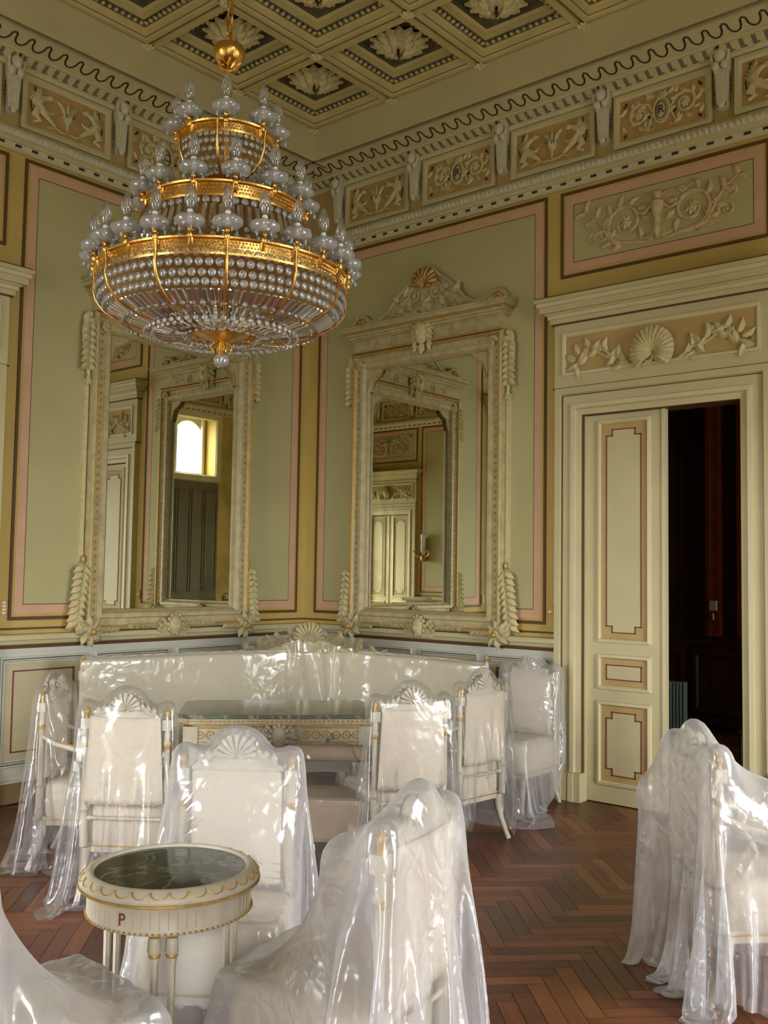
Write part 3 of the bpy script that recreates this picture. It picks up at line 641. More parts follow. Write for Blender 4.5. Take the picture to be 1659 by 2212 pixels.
# ---- ceiling: coffers with rosettes
cm = MB(); cm.box((-.3, -Y-.3, 5.66), (X+.3, .3, 5.8)); ceiling = st(cm.build('ceiling', CEIL))
A90 = Matrix.Rotation(PI/2, 4, 'X'); m = MB(); m.M = A90; h = PT/2
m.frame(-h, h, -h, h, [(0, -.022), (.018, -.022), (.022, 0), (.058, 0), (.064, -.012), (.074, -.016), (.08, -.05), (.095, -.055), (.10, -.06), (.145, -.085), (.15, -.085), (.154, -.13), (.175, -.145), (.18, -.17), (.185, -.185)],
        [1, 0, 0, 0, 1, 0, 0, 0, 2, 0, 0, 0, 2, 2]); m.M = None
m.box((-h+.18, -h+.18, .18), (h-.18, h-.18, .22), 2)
for k in range(12):
    t = -.29+k*.58/11
    for s in (-1, 1):
        m.sph((t, s*(h-.122), .068), (.014, .02, .012), 6, 4, 0); m.sph((s*(h-.122), t, .068), (.02, .014, .012), 6, 4, 0)
    for s in (-1, 1):
        m.sph((t+.025, s*(h-.135), .074), (.006, .008, .006), 5, 3, 3); m.sph((s*(h-.135), t+.025, .074), (.008, .006, .006), 5, 3, 3)
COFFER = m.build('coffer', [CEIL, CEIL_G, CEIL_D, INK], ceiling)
m = MB(); m.M = A90
for ring, (n, r, w, oo) in enumerate(((14, .195, .052, -.15), (12, .155, .05, -.125), (9, .105, .04, -.10), (6, .055, .02, -.085))):
    for k in range(n):
        a = 2*PI*(k+.5*ring)/n
        leaf(m, .03*math.cos(a), .03*math.sin(a), a, r, w, oo, .035, 0, 0); m.tube([(t*math.cos(a), -oo-.034*math.sin(PI*(.15+.8*t/r))-.016, t*math.sin(a)) for t in np.linspace(.03, r*.9, 5)], .0035, 4, mi=1 if ring == 0 else 0)
        m.sph((.92*r*math.cos(a), -oo-.015, .92*r*math.sin(a)), (w*.5, .018, w*.5), 7, 5, 0)
m.sph((0, .06, 0), .022, 8, 6, 1); m.tube([(0, .16, 0), (0, .02, 0)], .006, 5, mi=1)
ROS = m.build('rosette', [PLASTER, INK], ceiling, 50)
m = MB(); m.M = A90; flower(m, 0, 0, .052, 8, .0, None, .02); m.sph((0, -.02, 0), .018, 8, 5); BOSS = m.build('boss', PLASTER, ceiling, 50)
first = [True]*3
NX, NY = round((X-2*OFF)/PT), round((Y-2*OFF)/PT)
for i in range(NX+1):
    for j in range(NY+1):
        bx, by = OFF+i*PT, -OFF-j*PT
        if i+j < 12 or (i % 2 == 0):
            o = BOSS if first[0] else copy_of(BOSS, ceiling); first[0] = False; o.location = (bx, by, 5.44)
        if i < NX and j < NY:
            o = COFFER if first[1] else copy_of(COFFER, ceiling); first[1] = False; o.location = (bx+h, by-h, 5.44)
            o = ROS if first[2] else copy_of(ROS, ceiling); first[2] = False; o.location = (bx+h, by-h, 5.44)
# ---- the dark room beyond the open door
def dark_room():
    m = MB(); m.box((.6, 3.7, 0), (6.2, 3.9, 3.6), 0); m.box((.5, .28, 0), (.6, 3.9, 3.6), 0); m.box((6.2, .28, 0), (6.3, 3.9, 3.6), 0); m.box((.5, .28, 3.4), (6.3, 3.9, 3.6), 0)
    y = 3.7
    m.box((.6, y-.05, .9), (6.2, y, .97), 0); m.box((.6, y-.03, 0), (6.2, y, .14), 0); m.box((.6, y-.04, 1.42), (6.2, y, 1.46), 0)
    for k in range(8):
        a = .75+k*.68; m.frame(a, a+.58, .2, .84, [(0, -y), (0, -y+.03), (.04, -y+.03), (.06, -y+.01)], [0]*3); m.frame(a, a+.58, 1.1, 3.2, [(0, -y), (0, -y+.03), (.03, -y+.03), (.05, -y+.01)], [0]*3)
    m.box((2.28, y-.12, 1.0), (2.44, y, 3.4), 1); m.box((2.31, y-.15, 1.0), (2.35, y-.1, 3.4), 1); m.box((2.62, y-.12, 1.0), (2.68, y, 3.4), 1)
    return st(m.build('wall_dark_room', [DARKWOOD, mat('red_brown_varnished_wood', srgb(150, 70, 34), .3, noise=.3)]))
dark_room()
# ================================================================== MIRRORS
def make_mirror(label, wall_loc, rz, glass):
    root = empty('wall_mirror', wall_loc, rz); tag(root, label, 'mirror', 'tall carved pier mirrors')
    hw, z0, z1 = .775, 1.15, 3.50
    m = MB(); m.box((-hw+.02, -.03, z0+.02), (hw-.02, 0, z1-.02), 0)
    m.frame(-hw, hw, z0, z1, [(0, 0), (0, .085), (.012, .10), (.024, .10), (.030, .085), (.040, .072), (.085, .072), (.092, .09), (.12, .092), (.135, .075), (.142, .055), (.15, .055), (.156, .032)], [0, 0, 1, 1, 0, 0, 0, 0, 0, 0, 1, 0])
    k = int(2.2/.055)
    for s in (-1, 1):
        for i in range(k): m.sph((s*(hw-.062), -.074, z0+.1+i*.055), (.012, .008, .012), 6, 4, 1)
    for i in range(24): m.sph((-.66+i*.0574, -.074, z1-.062), (.012, .008, .008), 6, 4, 0)
    for s in (-1, 1):   # canted upper corners
        P = [(s*(hw-.15), z1-.15), (s*(hw-.30), z1-.15), (s*(hw-.28), z1-.19), (s*(hw-.20), z1-.24), (s*(hw-.17), z1-.33), (s*(hw-.15), z1-.34)]
        m.prism(P if s > 0 else P[::-1], -.06, -.02, 0); spiral(m, s*(hw-.09), z1-.09, .045, 1.2, 0, s, .02, .08, 0, 14)
        m.tube([(s*(hw-.15), -.062, z1-.35), (s*(hw-.165), -.062, z1-.33), (s*(hw-.2), -.065, z1-.235), (s*(hw-.285), -.062, z1-.185), (s*(hw-.31), -.062, z1-.155)], .008, 5, mi=1)
    m.build('frame', [FRAME, GOLD_P], root, 40)
    m = MB(); m.box((-hw+.14, -.034, z0+.14), (hw-.14, -.030, z1-.14)); m.build('mirror_glass', glass, root)
    m = MB(); z = z1
    for dz, o, e, mi in ((.012, .11, .0, 1), (.10, .085, .0, 0), (.012, .10, .01, 0), (.022, .12, .03, 0), (.02, .14, .05, 0), (.012, .15, .06, 1), (.03, .175, .085, 0), (.014, .185, .095, 0)):
        m.box((-hw-e, -o, z), (hw+e, 0, z+dz), mi); z += dz
    for s in (-1, 1): scrollwork(m, s*.10, z1+.06, .5, .09, s, .085, .006, 0)
    m.build('entablature', [FRAME, GOLD_P], root, bevel=.003)
    m = MB(); zb = z  # crest
    half = [(.80, 0), (.80, .05), (.74, .11), (.66, .10), (.60, .055), (.50, .05), (.40, .10), (.30, .21), (.20, .29), (.13, .34), (.08, .40), (.0, .44)]
    P = [(-x, zb+q) for x, q in half]+[(x, zb+q) for x, q in half[::-1][1:]]
    m.prism(P, -.06, -.005, 0)
    for s in (-1, 1):
        m.tube([(s*x, -.065, zb+q) for x, q in half[1:]], [.018, .02, .018, .015, .014, .016, .018, .02, .018, .012, .01], 6, mi=0)
        spiral(m, s*.73, zb+.07, .04, 1.3, PI/2, s, .018, .06, 1, 16); spiral(m, s*.11, zb+.20, .07, 1.5, PI/2, -s, .02, .06, 0, 20)
        for x, q, a in ((.24, .12, 2.1), (.30, .08, 2.5), (.22, .2, 1.9), (.34, .05, 2.8), (.16, .07, 1.2), (.28, .16, .6), (.45, .03, 2.9)): leaf(m, s*x, zb+q, a if s > 0 else PI-a, .11, .03, .06, .03, 0, s*.6)
        m.sph((s*.18, -.07, zb+.10), (.03, .02, .03), 7, 5, 0)
    shell(m, 0, zb+.26, .15, .06, 1, .2, PI-.2, 9); flower(m, 0, zb+.10, .10, 7, .06, 0, .03)
    m.build('crest', [FRAME, GOLD_P], root, 50)
    m = MB(); mask(m, 0, z1+.08, .20, .09, 0); shell(m, 0, z1+.14, .08, .12, 1, .3, PI-.3, 7)
    for s in (-1, 1):
        for k in range(5): leaf(m, s*.06, z1+.13-.035*k, -PI/2+s*(1.0-.2*k), .07, .02, .10, .02, 0, s*.5)
    leaf(m, 0, z1-.01, -PI/2, .09, .035, .11, .02, 0, 0); m.build('mask', [PLASTER, GOLD_P], root, 50)
    for s in (-1, 1):   # side consoles: scroll at the top, acanthus at the foot
        m = MB(); x = s*(hw+.035)
        spiral(m, x-s*.01, z1-.07, .045, 1.3, PI/2, -s, .026, .04, 0, 16); m.tube([(x+s*.02, -.05, z1-.05), (x+s*.035, -.05, z1-.15), (x+s*.02, -.045, z1-.30), (x-s*.005, -.04, z1-.42), (x-s*.01, -.04, z1-.50)], [.022, .028, .022, .016, .012], 8, mi=0)
        for k in range(7):
            for q in (-1, 1): leaf(m, x+s*.01+q*.004, z1-.09-.05*k, -PI/2+q*.55, .075, .022, .055, .03, 0, q*.6)
        flower(m, x-s*.01, z1-.52, .035, 6, .04, 0, .02); m.box((x-.02-s*.01, -.03, z0+.5), (x+.012-s*.01, 0, z1-.5), 0)
        m.tube([(x-s*.01, -.03, z0+.48), (x+s*.0, -.045, z0+.36), (x+s*.04, -.05, z0+.22), (x+s*.05, -.055, z0+.08), (x+s*.01, -.06, z0-.0)], [.010, .018, .026, .03, .024], 8, mi=0)
        for k in range(9):
            for q in (-1, 1): leaf(m, x+s*.006*k+q*.006, z0+.47-.05*k, -PI/2+q*.5+s*.1, .085, .026, .06, .035, 0, q*.8)
        m.sph((x-s*.01, -.05, z0+.52), (.018, .018, .03), 7, 5, 1)
        m.build('side_scroll', [PLASTER, GOLD_P], root, 50)
        m = MB(); x = s*(hw-.03)
        spiral(m, x, z0, .06, 1.4, 0, s, .03, .08, 0, 18); m.sph((x, -.13, z0-.005), .022, 8, 6, 1)
        for a in np.linspace(0, 2*PI, 9)[:-1]: leaf(m, x+.03*math.cos(a), z0+.03*math.sin(a), a, .09, .03, .08, .03, 0, .5)
        for k in range(4): leaf(m, x-s*(.07+.04*k), z0-.0, PI if s > 0 else 0, .07, .02, .09, .02, 0, .6)
        m.build('corner_rosette', [FRAME, GOLD_P], root, 50)
    m = MB(); mask(m, 0, z0+.02, .17, .09, 0); m.prism([(-.12, z0-.06), (.12, z0-.06), (.10, z0+.04), (-.10, z0+.04)], -.10, -.02, 0)
    for s in (-1, 1):
        spiral(m, s*.12, z0+.02, .05, 1.3, PI/2, s, .022, .08, 0, 14)
        for k in range(5): leaf(m, s*(.15+.05*k), z0+.02, 0 if s > 0 else PI, .08, .02, .09, .02, 0, .5*s); m.sph((s*(.2+.05*k), -.1, z0+.01), .01, 6, 4, 1)
    m.build('bottom_mask', [FRAME, GOLD_P], root, 50)
    return root
make_mirror('tall carved mirror with worn silvering on the left wall, partly behind the chandelier', (0, -1.535, 0), PI/2, MIRROR_L)
make_mirror('tall carved mirror on the right wall beside the open door', (1.40, 0, 0), 0, MIRROR_R)
# the pair on the far walls, seen only in reflection
# ================================================================== CHANDELIER
def make_chandelier():
    root = empty('chandelier', (3.341, -3.857, 0)); tag(root, 'three-tiered gilt chandelier hung with crystal beads and electric candles', 'chandelier')
    P = lambda r, a, z: (r*math.cos(a), r*math.sin(a), z)
    m = MB()
    for k in range(36):
        z = 3.74+k*.05; a = PI/2*(k % 2)
        m.tube([(math.cos(a)*.013*math.cos(t), math.sin(a)*.013*math.cos(t), z+.032*math.sin(t)) for t in np.linspace(0, 2*PI, 11)[:-1]], .0045, 5, True)
    m.tube([(.012*math.sin(k*.6), .012*math.cos(k*.6), 3.7+k*.06) for k in range(30)], .005, 5); m.build('chain', GOLD, root, 60)
    m = MB(); m.lathe([(.015, 3.637), (.03, 3.64), (.053, 3.655), (.064, 3.678), (.064, 3.698), (.058, 3.712), (.045, 3.718), (0, 3.72)], seg=28)
    for k in range(10): a = 2*PI*k/10; m.tube([P(.015, a, 3.63), P(.034, a, 3.634), P(.048, a, 3.646)], [.012, .009, .003], 5)
    m.build('canopy_ball', GOLD, root, 60)
    m = MB(); m.lathe([(.013, 2.55), (.013, 3.56)], seg=12); m.lathe([(.014, 3.30), (.024, 3.31), (.016, 3.33)], seg=12); m.lathe([(.014, 3.05), (.026, 3.06), (.016, 3.08)], seg=12); m.build('stem', GOLD, root, 60)
    rings = []
    for R, z, h in ((.185, 3.305, .020), (.308, 3.01, .026), (.482, 2.735, .028)):
        m = MB(); m.lathe([(R-.004, z-h-.006), (R+.008, z-h-.006), (R+.009, z-h+.002), (R, z-h+.006), (R+.001, z+h-.008), (R+.012, z+h-.004), (R+.014, z+h+.002), (R-.006, z+h+.004), (R-.006, z-h)], seg=96)
        n = int(2*PI*R/.012)
        for k in range(n):
            a = 2*PI*k/n
            for dz in (-h*.5, 0, h*.5): m.sph(P(R+.001, a+(dz != 0)*PI/n, z+dz), (.004, .004, .004), 5, 3)
        for k in range(8 if R > .3 else 6):
            a = 2*PI*k/(8 if R > .3 else 6)+.2; m.tube([P(R, a, z), P(R*.5, a, z+.01), P(.01, a, z+.02)], .004, 5)
        m.build('ring', GOLD, root, 50)
    bowl = [(.482, 2.715), (.486, 2.68), (.475, 2.64), (.445, 2.60), (.395, 2.568), (.32, 2.545), (.24, 2.53), (.16, 2.525), (.10, 2.53)]
    brs = np.array(bowl); bs = np.concatenate([[0], np.cumsum(np.linalg.norm(np.diff(brs, axis=0), axis=1))])
    at = lambda s: (np.interp(s, bs, brs[:, 0]), np.interp(s, bs, brs[:, 1]))
    up = [(.185, 3.285), (.184, 3.25), (.168, 3.205), (.14, 3.17), (.095, 3.15), (.06, 3.145)]
    # the direction from chandelier to camera, so that ribs and arms sit as in the photo
    A0 = math.atan2(-6.3555+3.857, 6.3135-3.341)
    NR = 12
    for k in range(NR):
        a = A0+2*PI*k/NR+.02; m = MB(); m.tube([P(r+.012, a, z) for r, z in [(.487, 2.76)]+bowl], .0055, 6); m.build('rib', GOLD, root, 60)
    for k in range(6):
        a = A0+2*PI*k/6-.2; m = MB(); m.tube([P(r+.008, a, z) for r, z in [(.19, 3.32)]+up], .005, 6); m.build('upper_rib', GOLD, root, 60); m = MB(); m.tube([P(.318, a+.2, 3.01), P(.36, a+.2, 2.93), P(.375, a+.2, 2.84), P(.37, a+.2, 2.77)], .005, 6); m.build('middle_rib', GOLD, root, 60)
    m = MB(); m.lathe([(.0, 2.495), (.02, 2.50), (.04, 2.51), (.085, 2.525), (.125, 2.535), (.13, 2.55), (.11, 2.553), (0, 2.56)], seg=30)
    m.lathe([(.022, 2.455), (.014, 2.47), (.02, 2.485), (.012, 2.5)], seg=12)
    for k in range(6): a = 2*PI*k/6; m.tube([P(.03, a, 2.50), P(.045, a, 2.485), P(.035, a, 2.468), P(.048, a, 2.46)], .005, 5); m.sph(P(.118, a+.3, 2.528), .010, 7, 5)
    m.build('bottom_plate', GOLD, root, 60)
    m = MB(); m.sph((0, 0, 2.432), .030, 16, 12); m.build('finial_ball', CRYSTAL, root, 60)
    m = MB(); m.lathe([(0, 3.115), (.03, 3.12), (.065, 3.135), (.085, 3.155), (.07, 3.165), (0, 3.17)], seg=24); m.build('upper_dish', GOLD, root, 60)
    # crystals
    bead = MB(); bead.sph((0, 0, 0), (.0155, .008, .0155), 10, 6)
    beads = []; prisms = []
    def row(R, z, n, s=1.0, ph=0): beads.extend([(R, a+ph, z, s) for a in np.linspace(0, 2*PI, n+1)[:-1]])
    for i, s in enumerate((.0, .036, .072, .106)): R, z = at(s+.004); row(R, z, 84, 1, .02*i)
    for i in range(3): R, z = at(.20+.0); row(R, z-.004, 64, .7)
    for i, R in enumerate((.30, .27, .19, .15)): row(R, 2.527-.004*(i % 2), int(2*PI*R/.034), .7)
    for i, (R, z) in enumerate(((.185, 3.275), (.183, 3.248), (.173, 3.22), (.154, 3.192), (.13, 3.168), (.10, 3.155))): row(R, z, int(2*PI*R/.026), .75)
    row(.309, 2.965, 54, .95); row(.34, 2.85, 54, .7); row(.365, 2.815, 54, .7)
    def prow(s0, L, n):
        for a in np.linspace(0, 2*PI, n+1)[:-1]: prisms.append((at(s0), at(s0+L), a))
    prow(.135, .075, 96); prow(.225, .085, 72); prow(.32, .07, 52); prow(.40, .05, 40)
    for a in np.linspace(0, 2*PI, 61)[:-1]: prisms.append(((.312, 2.95), (.336, 2.865), a))
    for a in np.linspace(0, 2*PI, 31)[:-1]: prisms.append(((.365, 2.80), (.38, 2.765), a))
    def facing(a): return math.cos(a-A0)
    beads.sort(key=lambda b: -(facing(b[1])-(.0 if b[0] > .4 else .6))); prisms.sort(key=lambda p: -(facing(p[2])-(0 if p[0][0] > .4 else .5)))
    pb = bead.build('crystal_bead', CRYSTAL, root, 60); M_ = MB()
    for i, (R, a, z, s) in enumerate(beads):
        if i < 100:
            o = pb if i == 0 else copy_of(pb, root); o.location = P(R, a, z); o.rotation_euler = (0, 0, a+PI/2); o.scale = (s, s, s)
        else: M_.sph(P(R, a, z), (.0155*s, .008*s, .0155*s), 7, 5, R=rotz(a+PI/2))
    o = M_.build('crystal_beads', CRYSTAL, root, 60); o['kind'] = 'stuff'
    pp = None; M_ = MB()
    def pmesh(m, p0, p1, a, mid=1.0):
        A, B = np.array(P(p0[0], a, p0[1])), np.array(P(p1[0], a, p1[1])); m.tube([A, A*.94+B*.06, B*.9+A*.1, B], [.004, .010, .012, .003], 6, flat=.55, up=(math.cos(a), math.sin(a), .3))
    for i, (p0, p1, a) in enumerate(prisms):
        if i < 100: m = MB(); pmesh(m, p0, p1, a); m.build('crystal_prism', CRYSTAL, root)
        else: pmesh(M_, p0, p1, a)
    o = M_.build('crystal_prisms', CRYSTAL, root); o['kind'] = 'stuff'
    # candles
    m = MB(); m.tube([(-.03, 0, -.035), (-.018, 0, -.03), (-.012, 0, 0), (.0, 0, .012), (.012, 0, .0)], [.005, .009, .010, .009, .006], 6); m.lathe([(.007, -.01), (.012, .0), (.006, .012), (.011, .022), (.018, .027)], seg=10)
    arm = m.build('candle_arm', GOLD, root, 60)
    m = MB(); m.lathe([(.008, .024), (.030, .026), (.046, .038), (.048, .052), (.040, .064), (.024, .066), (.012, .056)], seg=16, lobes=7, amp=.2)
    for k in range(4): a = PI/2*k+.4; m.sph((.036*math.cos(a), .036*math.sin(a), .015), (.007, .004, .011), 6, 5)
    cup = m.build('glass_cup', FROST, arm, 60)
    m = MB(); m.lathe([(.0105, .03), (.0105, .085), (.009, .088)], seg=12); sl = m.build('candle_sleeve', WHITE_P, arm, 60)
    m = MB(); m.lathe([(.009, .087), (.016, .097), (.0215, .118), (.0195, .142), (.012, .163), (.005, .178), (0, .184)], seg=14); bu = m.build('bulb', BULB, arm, 60)
    firstc = True
    for R, z, n, ph in ((.200, 3.32, 8, .12), (.325, 3.03, 13, .26), (.500, 2.765, 24, .17)):
        for k in range(n):
            a = A0+2*PI*(k+.0)/n+ph-.15; tilt = .0
            t = arm if firstc else copy_tree(arm, root); firstc = False
            t.location = P(R, a, z); t.rotation_euler = (0, 0, a)
    return root
make_chandelier()
# ================================================================== SOFA (fitted round the corner)
def make_sofa():
    root = empty('corner_sofa', (1.1, -1.1, 0)); tag(root, 'long high-backed ivory corner sofa with a carved crest behind the marble table', 'sofa')
    path = np.array([(.44, -2.56), (.60, -1.95), (.74, -1.42), (.90, -1.08), (1.10, -.82), (1.36, -.66), (1.80, -.52), (2.27, -.40)])-np.array((1.1, -1.1))
    top = [.98, .985, .985, .985, .985, .98, .965, .94]
    d = np.gradient(path, axis=0); d /= np.linalg.norm(d, axis=1)[:, None]; nrm = np.stack([d[:, 1], -d[:, 0]], 1)  # towards the room
    def sec(prof):
        G = []
        for i in range(len(path)):
            G.append([(path[i, 0]+nrm[i, 0]*o, path[i, 1]+nrm[i, 1]*o, z if z < .9 else z-.98+top[i]) for o, z in prof])
        return G
    def dens(G):
        G = np.array(G); t = np.linspace(0, len(G)-1, 40); return np.stack([np.stack([np.interp(t, range(len(G)), G[:, j, k]) for k in range(3)], 1) for j in range(G.shape[1])], 1)
    def solid(name, prof, mt):
        m = MB(); G = dens(sec(prof)); m.grid(G, closed=True); m.add(G[0], [tuple(range(len(prof)))]); m.add(G[-1], [tuple(range(len(prof)))[::-1]]); return m.build(name, mt, root, 50)
    solid('backrest', [(-.03, .30), (.03, .30), (.07, .34), (.05, .70), (.03, .96), (.015, .98), (-.015, .98), (-.03, .96)], FABRIC_S)
    solid('seat', [(.06, .28), (.62, .28), (.64, .32), (.63, .43), (.58, .47), (.35, .49), (.06, .47)], FABRIC_S)
    solid('seat_frame', [(.0, .20), (.61, .20), (.62, .28), (.0, .28)], CHAIR_W)
    solid('back_rail', [(-.03, .915), (-.01, .985), (-.01, 1.0), (-.05, 1.0), (-.06, .9)], CHAIR_W)
    m = MB(); c = (path[3]+path[4])/2; A = Matrix.Translation((c[0]-.01, c[1]+.01, 0)) @ Matrix.Rotation(PI/4, 4, 'Z'); m.M = A
    half = [(.62, .975), (.50, 1.005), (.38, 1.02), (.28, 1.06), (.18, 1.10), (.10, 1.17), (.0, 1.215)]
    m.prism([(-x, z) for x, z in half]+[(x, z) for x, z in half[::-1][1:]], -.02, .02, 0)
    for s in (-1, 1):
        for k in range(12): x = .05+.045*k; z = 1.17-.016*k; leaf(m, s*x, z-.03, rnd.uniform(-.3, 2.2) if s > 0 else PI-rnd.uniform(-.3, 2.2), .08, .022, .02, .03, 0, s*.5); flower(m, s*x, z-.05, .03, 6, .02, 0, .02)
    shell(m, 0, 1.08, .13, .02, 0, .2, PI-.2, 11); m.build('crest', [FRAME], root, 50)
    for i in (0, -1):
        m = MB(); c = path[i]; m.lathe([(.02, 0), (.022, .2), (.03, .22), (.03, .45), (.018, .48), (.020, .84), (.028, .86), (.028, .90), (.012, .92), (.018, .945), (.008, .97), (0, .99)], (c[0], c[1], 0), 12); p = m.build('back_post', CHAIR_W, root, 50)
        f = MB(); f.sph((c[0], c[1], .995), (.012, .012, .022), 8, 6); f.build('finial', GOLD_P, p, 60)
    for i in (0, 2, 5, 7):
        q = path[i]+nrm[i]*.56; m = MB(); m.lathe([(.012, 0), (.018, .02), (.014, .05), (.024, .18), (.026, .21)], (q[0], q[1], 0), 12); m.build('leg', CHAIR_W, root, 50)
    return root, path+np.array((1.1, -1.1)), top
SOFA, SP, STOP = make_sofa()
# ================================================================== TABLES
def make_table():
    ang = math.atan2(.72, .69)
    root = empty('marble_table', (2.0, -2.21, 0), ang); tag(root, 'carved cream table with a grey-green marble top in front of the sofa', 'table')
    hx, hy = .58, .33
    def oct_(a, b, k): return [(-a+k, -b), (a-k, -b), (a, -b+k), (a, b-k), (a-k, b), (-a+k, b), (-a, b-k), (-a, -b+k)]
    m = MB(); m.prismz(oct_(hx, hy, .07), .762, .785); m.build('tabletop', MARBLE_G, root, bevel=.004)
    m = MB(); m.prismz(oct_(hx-.01, hy-.01, .07), .735, .762, 0); m.prismz(oct_(hx-.02, hy-.02, .07), .722, .735, 1); m.prismz(oct_(hx-.04, hy-.04, .07), .712, .722, 0)
    for k in range(40): m.sph((-.52+k*.0267, -hy+.004, .75), (.008, .004, .006), 5, 4, 1)
    m.build('moulded_edge', [TABLE_W, GOLD_P], root)
    m = MB(); f = -hy+.055; m.box((-hx+.06, f, .61), (hx-.06, hy-.055, .715), 0)
    for s in (-1, 1):
        for q in range(6):
            x = s*(.155+.058*q); m.tube([(x+.021*math.cos(a), f-.003, .665+.021*math.sin(a)) for a in np.linspace(0, 2*PI, 15)[:-1]], .0035, 5, True, 1); m.sph((x, f-.002, .665), (.006, .005, .006), 6, 4, 1)
            if q < 5: m.tube([(x+s*.021, f-.002, .665), (x+s*.037, f-.002, .665)], .003, 5, mi=1)
        m.box((s*.12, f-.004, .70), (s*(hx-.1), f, .706), 1); m.box((s*.12, f-.004, .622), (s*(hx-.1), f, .628), 1)
        m.box((s*(hx-.12), f-.012, .60), (s*(hx-.04), f+.05, .715), 0)
    m.build('apron', [TABLE_W, GOLD_P], root)
    m = MB(); m.box((-.09, f-.015, .60), (.09, f, .72), 0); mask(m, 0, .655, .13, -f+.02, 0)
    for s in (-1, 1):
        spiral(m, s*.075, .69, .025, 1.2, PI/2, s, .012, -f+.02, 0, 12)
        for k in range(4): leaf(m, s*.05, .66-.02*k, -PI/2+s*(1.2-.3*k), .07, .018, -f+.02, .02, 0, s*.4)
    m.build('mask', [TABLE_W], root, 50)
    for s in (-1, 1):
        m = MB(); pts = [(s*(.09+.20*t), f-.02, .60-.055*math.sin(PI*t)+.06*t*t) for t in np.linspace(0, 1, 12)]
        for i, p in enumerate(pts):
            for k in range(3): m.sph((p[0]+rnd.uniform(-.01, .01), p[1]+rnd.uniform(-.01, .01), p[2]+rnd.uniform(-.01, .01)), rnd.uniform(.008, .014), 6, 4)
        m.tube([pts[-1], (s*.30, f-.015, .66)], .006, 5); m.build('garland', TABLE_W, root, 60)
    for sx in (-1, 1):
        for sy in (-1, 1):
            m = MB(); x, y = sx*(hx-.10), sy*(hy-.09); m.lathe([(.016, 0), (.026, .03), (.020, .05), (.022, .08), (.034, .50), (.028, .52), (.036, .55), (.03, .58), (.04, .61)], (x, y, 0), 14, lobes=8, amp=-.08); m.build('leg', CHAIR_W, root, 50)
    return root
make_table()
def make_round():
    root = empty('round_side_table', (3.925, -4.49, 0), .9); tag(root, 'small round cream table with a dark marble top and gilt rim in the foreground', 'table')
    m = MB(); m.lathe([(0, .706), (.222, .706), (.222, .718), (0, .718)], seg=64); m.build('marble_top', MARBLE, root)
    m = MB(); m.lathe([(.205, .70), (.221, .70), (.221, .720), (.225, .725), (.232, .727), (.240, .724), (.246, .720), (.258, .709), (.262, .700), (.262, .692), (.257, .686), (.24, .682), (.20, .684), (.205, .70)], seg=72)
    rim = m.build('rim', CHAIR_W, root, 60)
    m = MB(); m.lathe([(.258, .689), (.2645, .6905), (.2645, .684), (.256, .680), (.25, .680)], seg=72); n = 30
    for k in range(n):
        a = 2*PI*k/n; P = []
        for t in np.linspace(0, PI, 7): b = a+math.cos(t)*PI/n*.95; P.append(((.247+.013*math.sin(t))*math.cos(b), (.247+.013*math.sin(t))*math.sin(b), .722-.016*math.sin(t)))
        m.tube(P, .0022, 4)
    m.build('gilt_scallops', GOLD_P, rim, 60)
    m = MB(); m.lathe([(.225, .60), (.238, .602), (.240, .606), (.236, .612), (.236, .672), (.244, .682), (.20, .685)], seg=64, mi=0)
    for k in range(90): a = 2*PI*k/90; m.sph((.240*math.cos(a), .240*math.sin(a), .607), (.005, .005, .004), 5, 3, 1); 
    for k in range(60): a = 2*PI*k/60; m.tube([(.2365*math.cos(a), .2365*math.sin(a), .618), (.2365*math.cos(a), .2365*math.sin(a), .664)], .0016, 4, mi=0)
    ap = m.build('apron', [CHAIR_W, GOLD_P], root, 50)
    wa = math.atan2(-6.3555+4.49, 6.3135-3.925)-.9-.62
    text_mesh('painted_letter', 'P', .048, MAROON, ap, (.2385*math.cos(wa), .2385*math.sin(wa), .625), (PI/2, 0, wa+PI/2))
    base = math.atan2(-6.3555+4.49, 6.3135-3.925)-.9
    for k in range(3):
        c = base-.07+k*PI*2/3
        for s in (-1, 1):
            a = c+s*.115; x, y = .205*math.cos(a), .205*math.sin(a); m = MB()
            m.lathe([(.009, 0), (.012, .02), (.0085, .04), (.012, .52), (.015, .53), (.012, .54)], (x, y, 0), 14, 0, 7, -.14); m.lathe([(.012, .54), (.018, .552), (.016, .585), (.012, .592), (.018, .604)], (x, y, 0), 12, 0, 5, .1); m.lathe([(.016, .536), (.018, .54), (.016, .545)], (x, y, 0), 12, 1); m.lathe([(.014, .588), (.0185, .593), (.014, .598)], (x, y, 0), 12, 1)
            m.build('leg', [CHAIR_W, GOLD_P], root, 40)
    m = MB(); m.lathe([(0, .12), (.20, .12), (.205, .128), (.20, .136), (0, .136)], seg=40); m.build('lower_shelf', CHAIR_W, root, 40)
    return root
make_round()
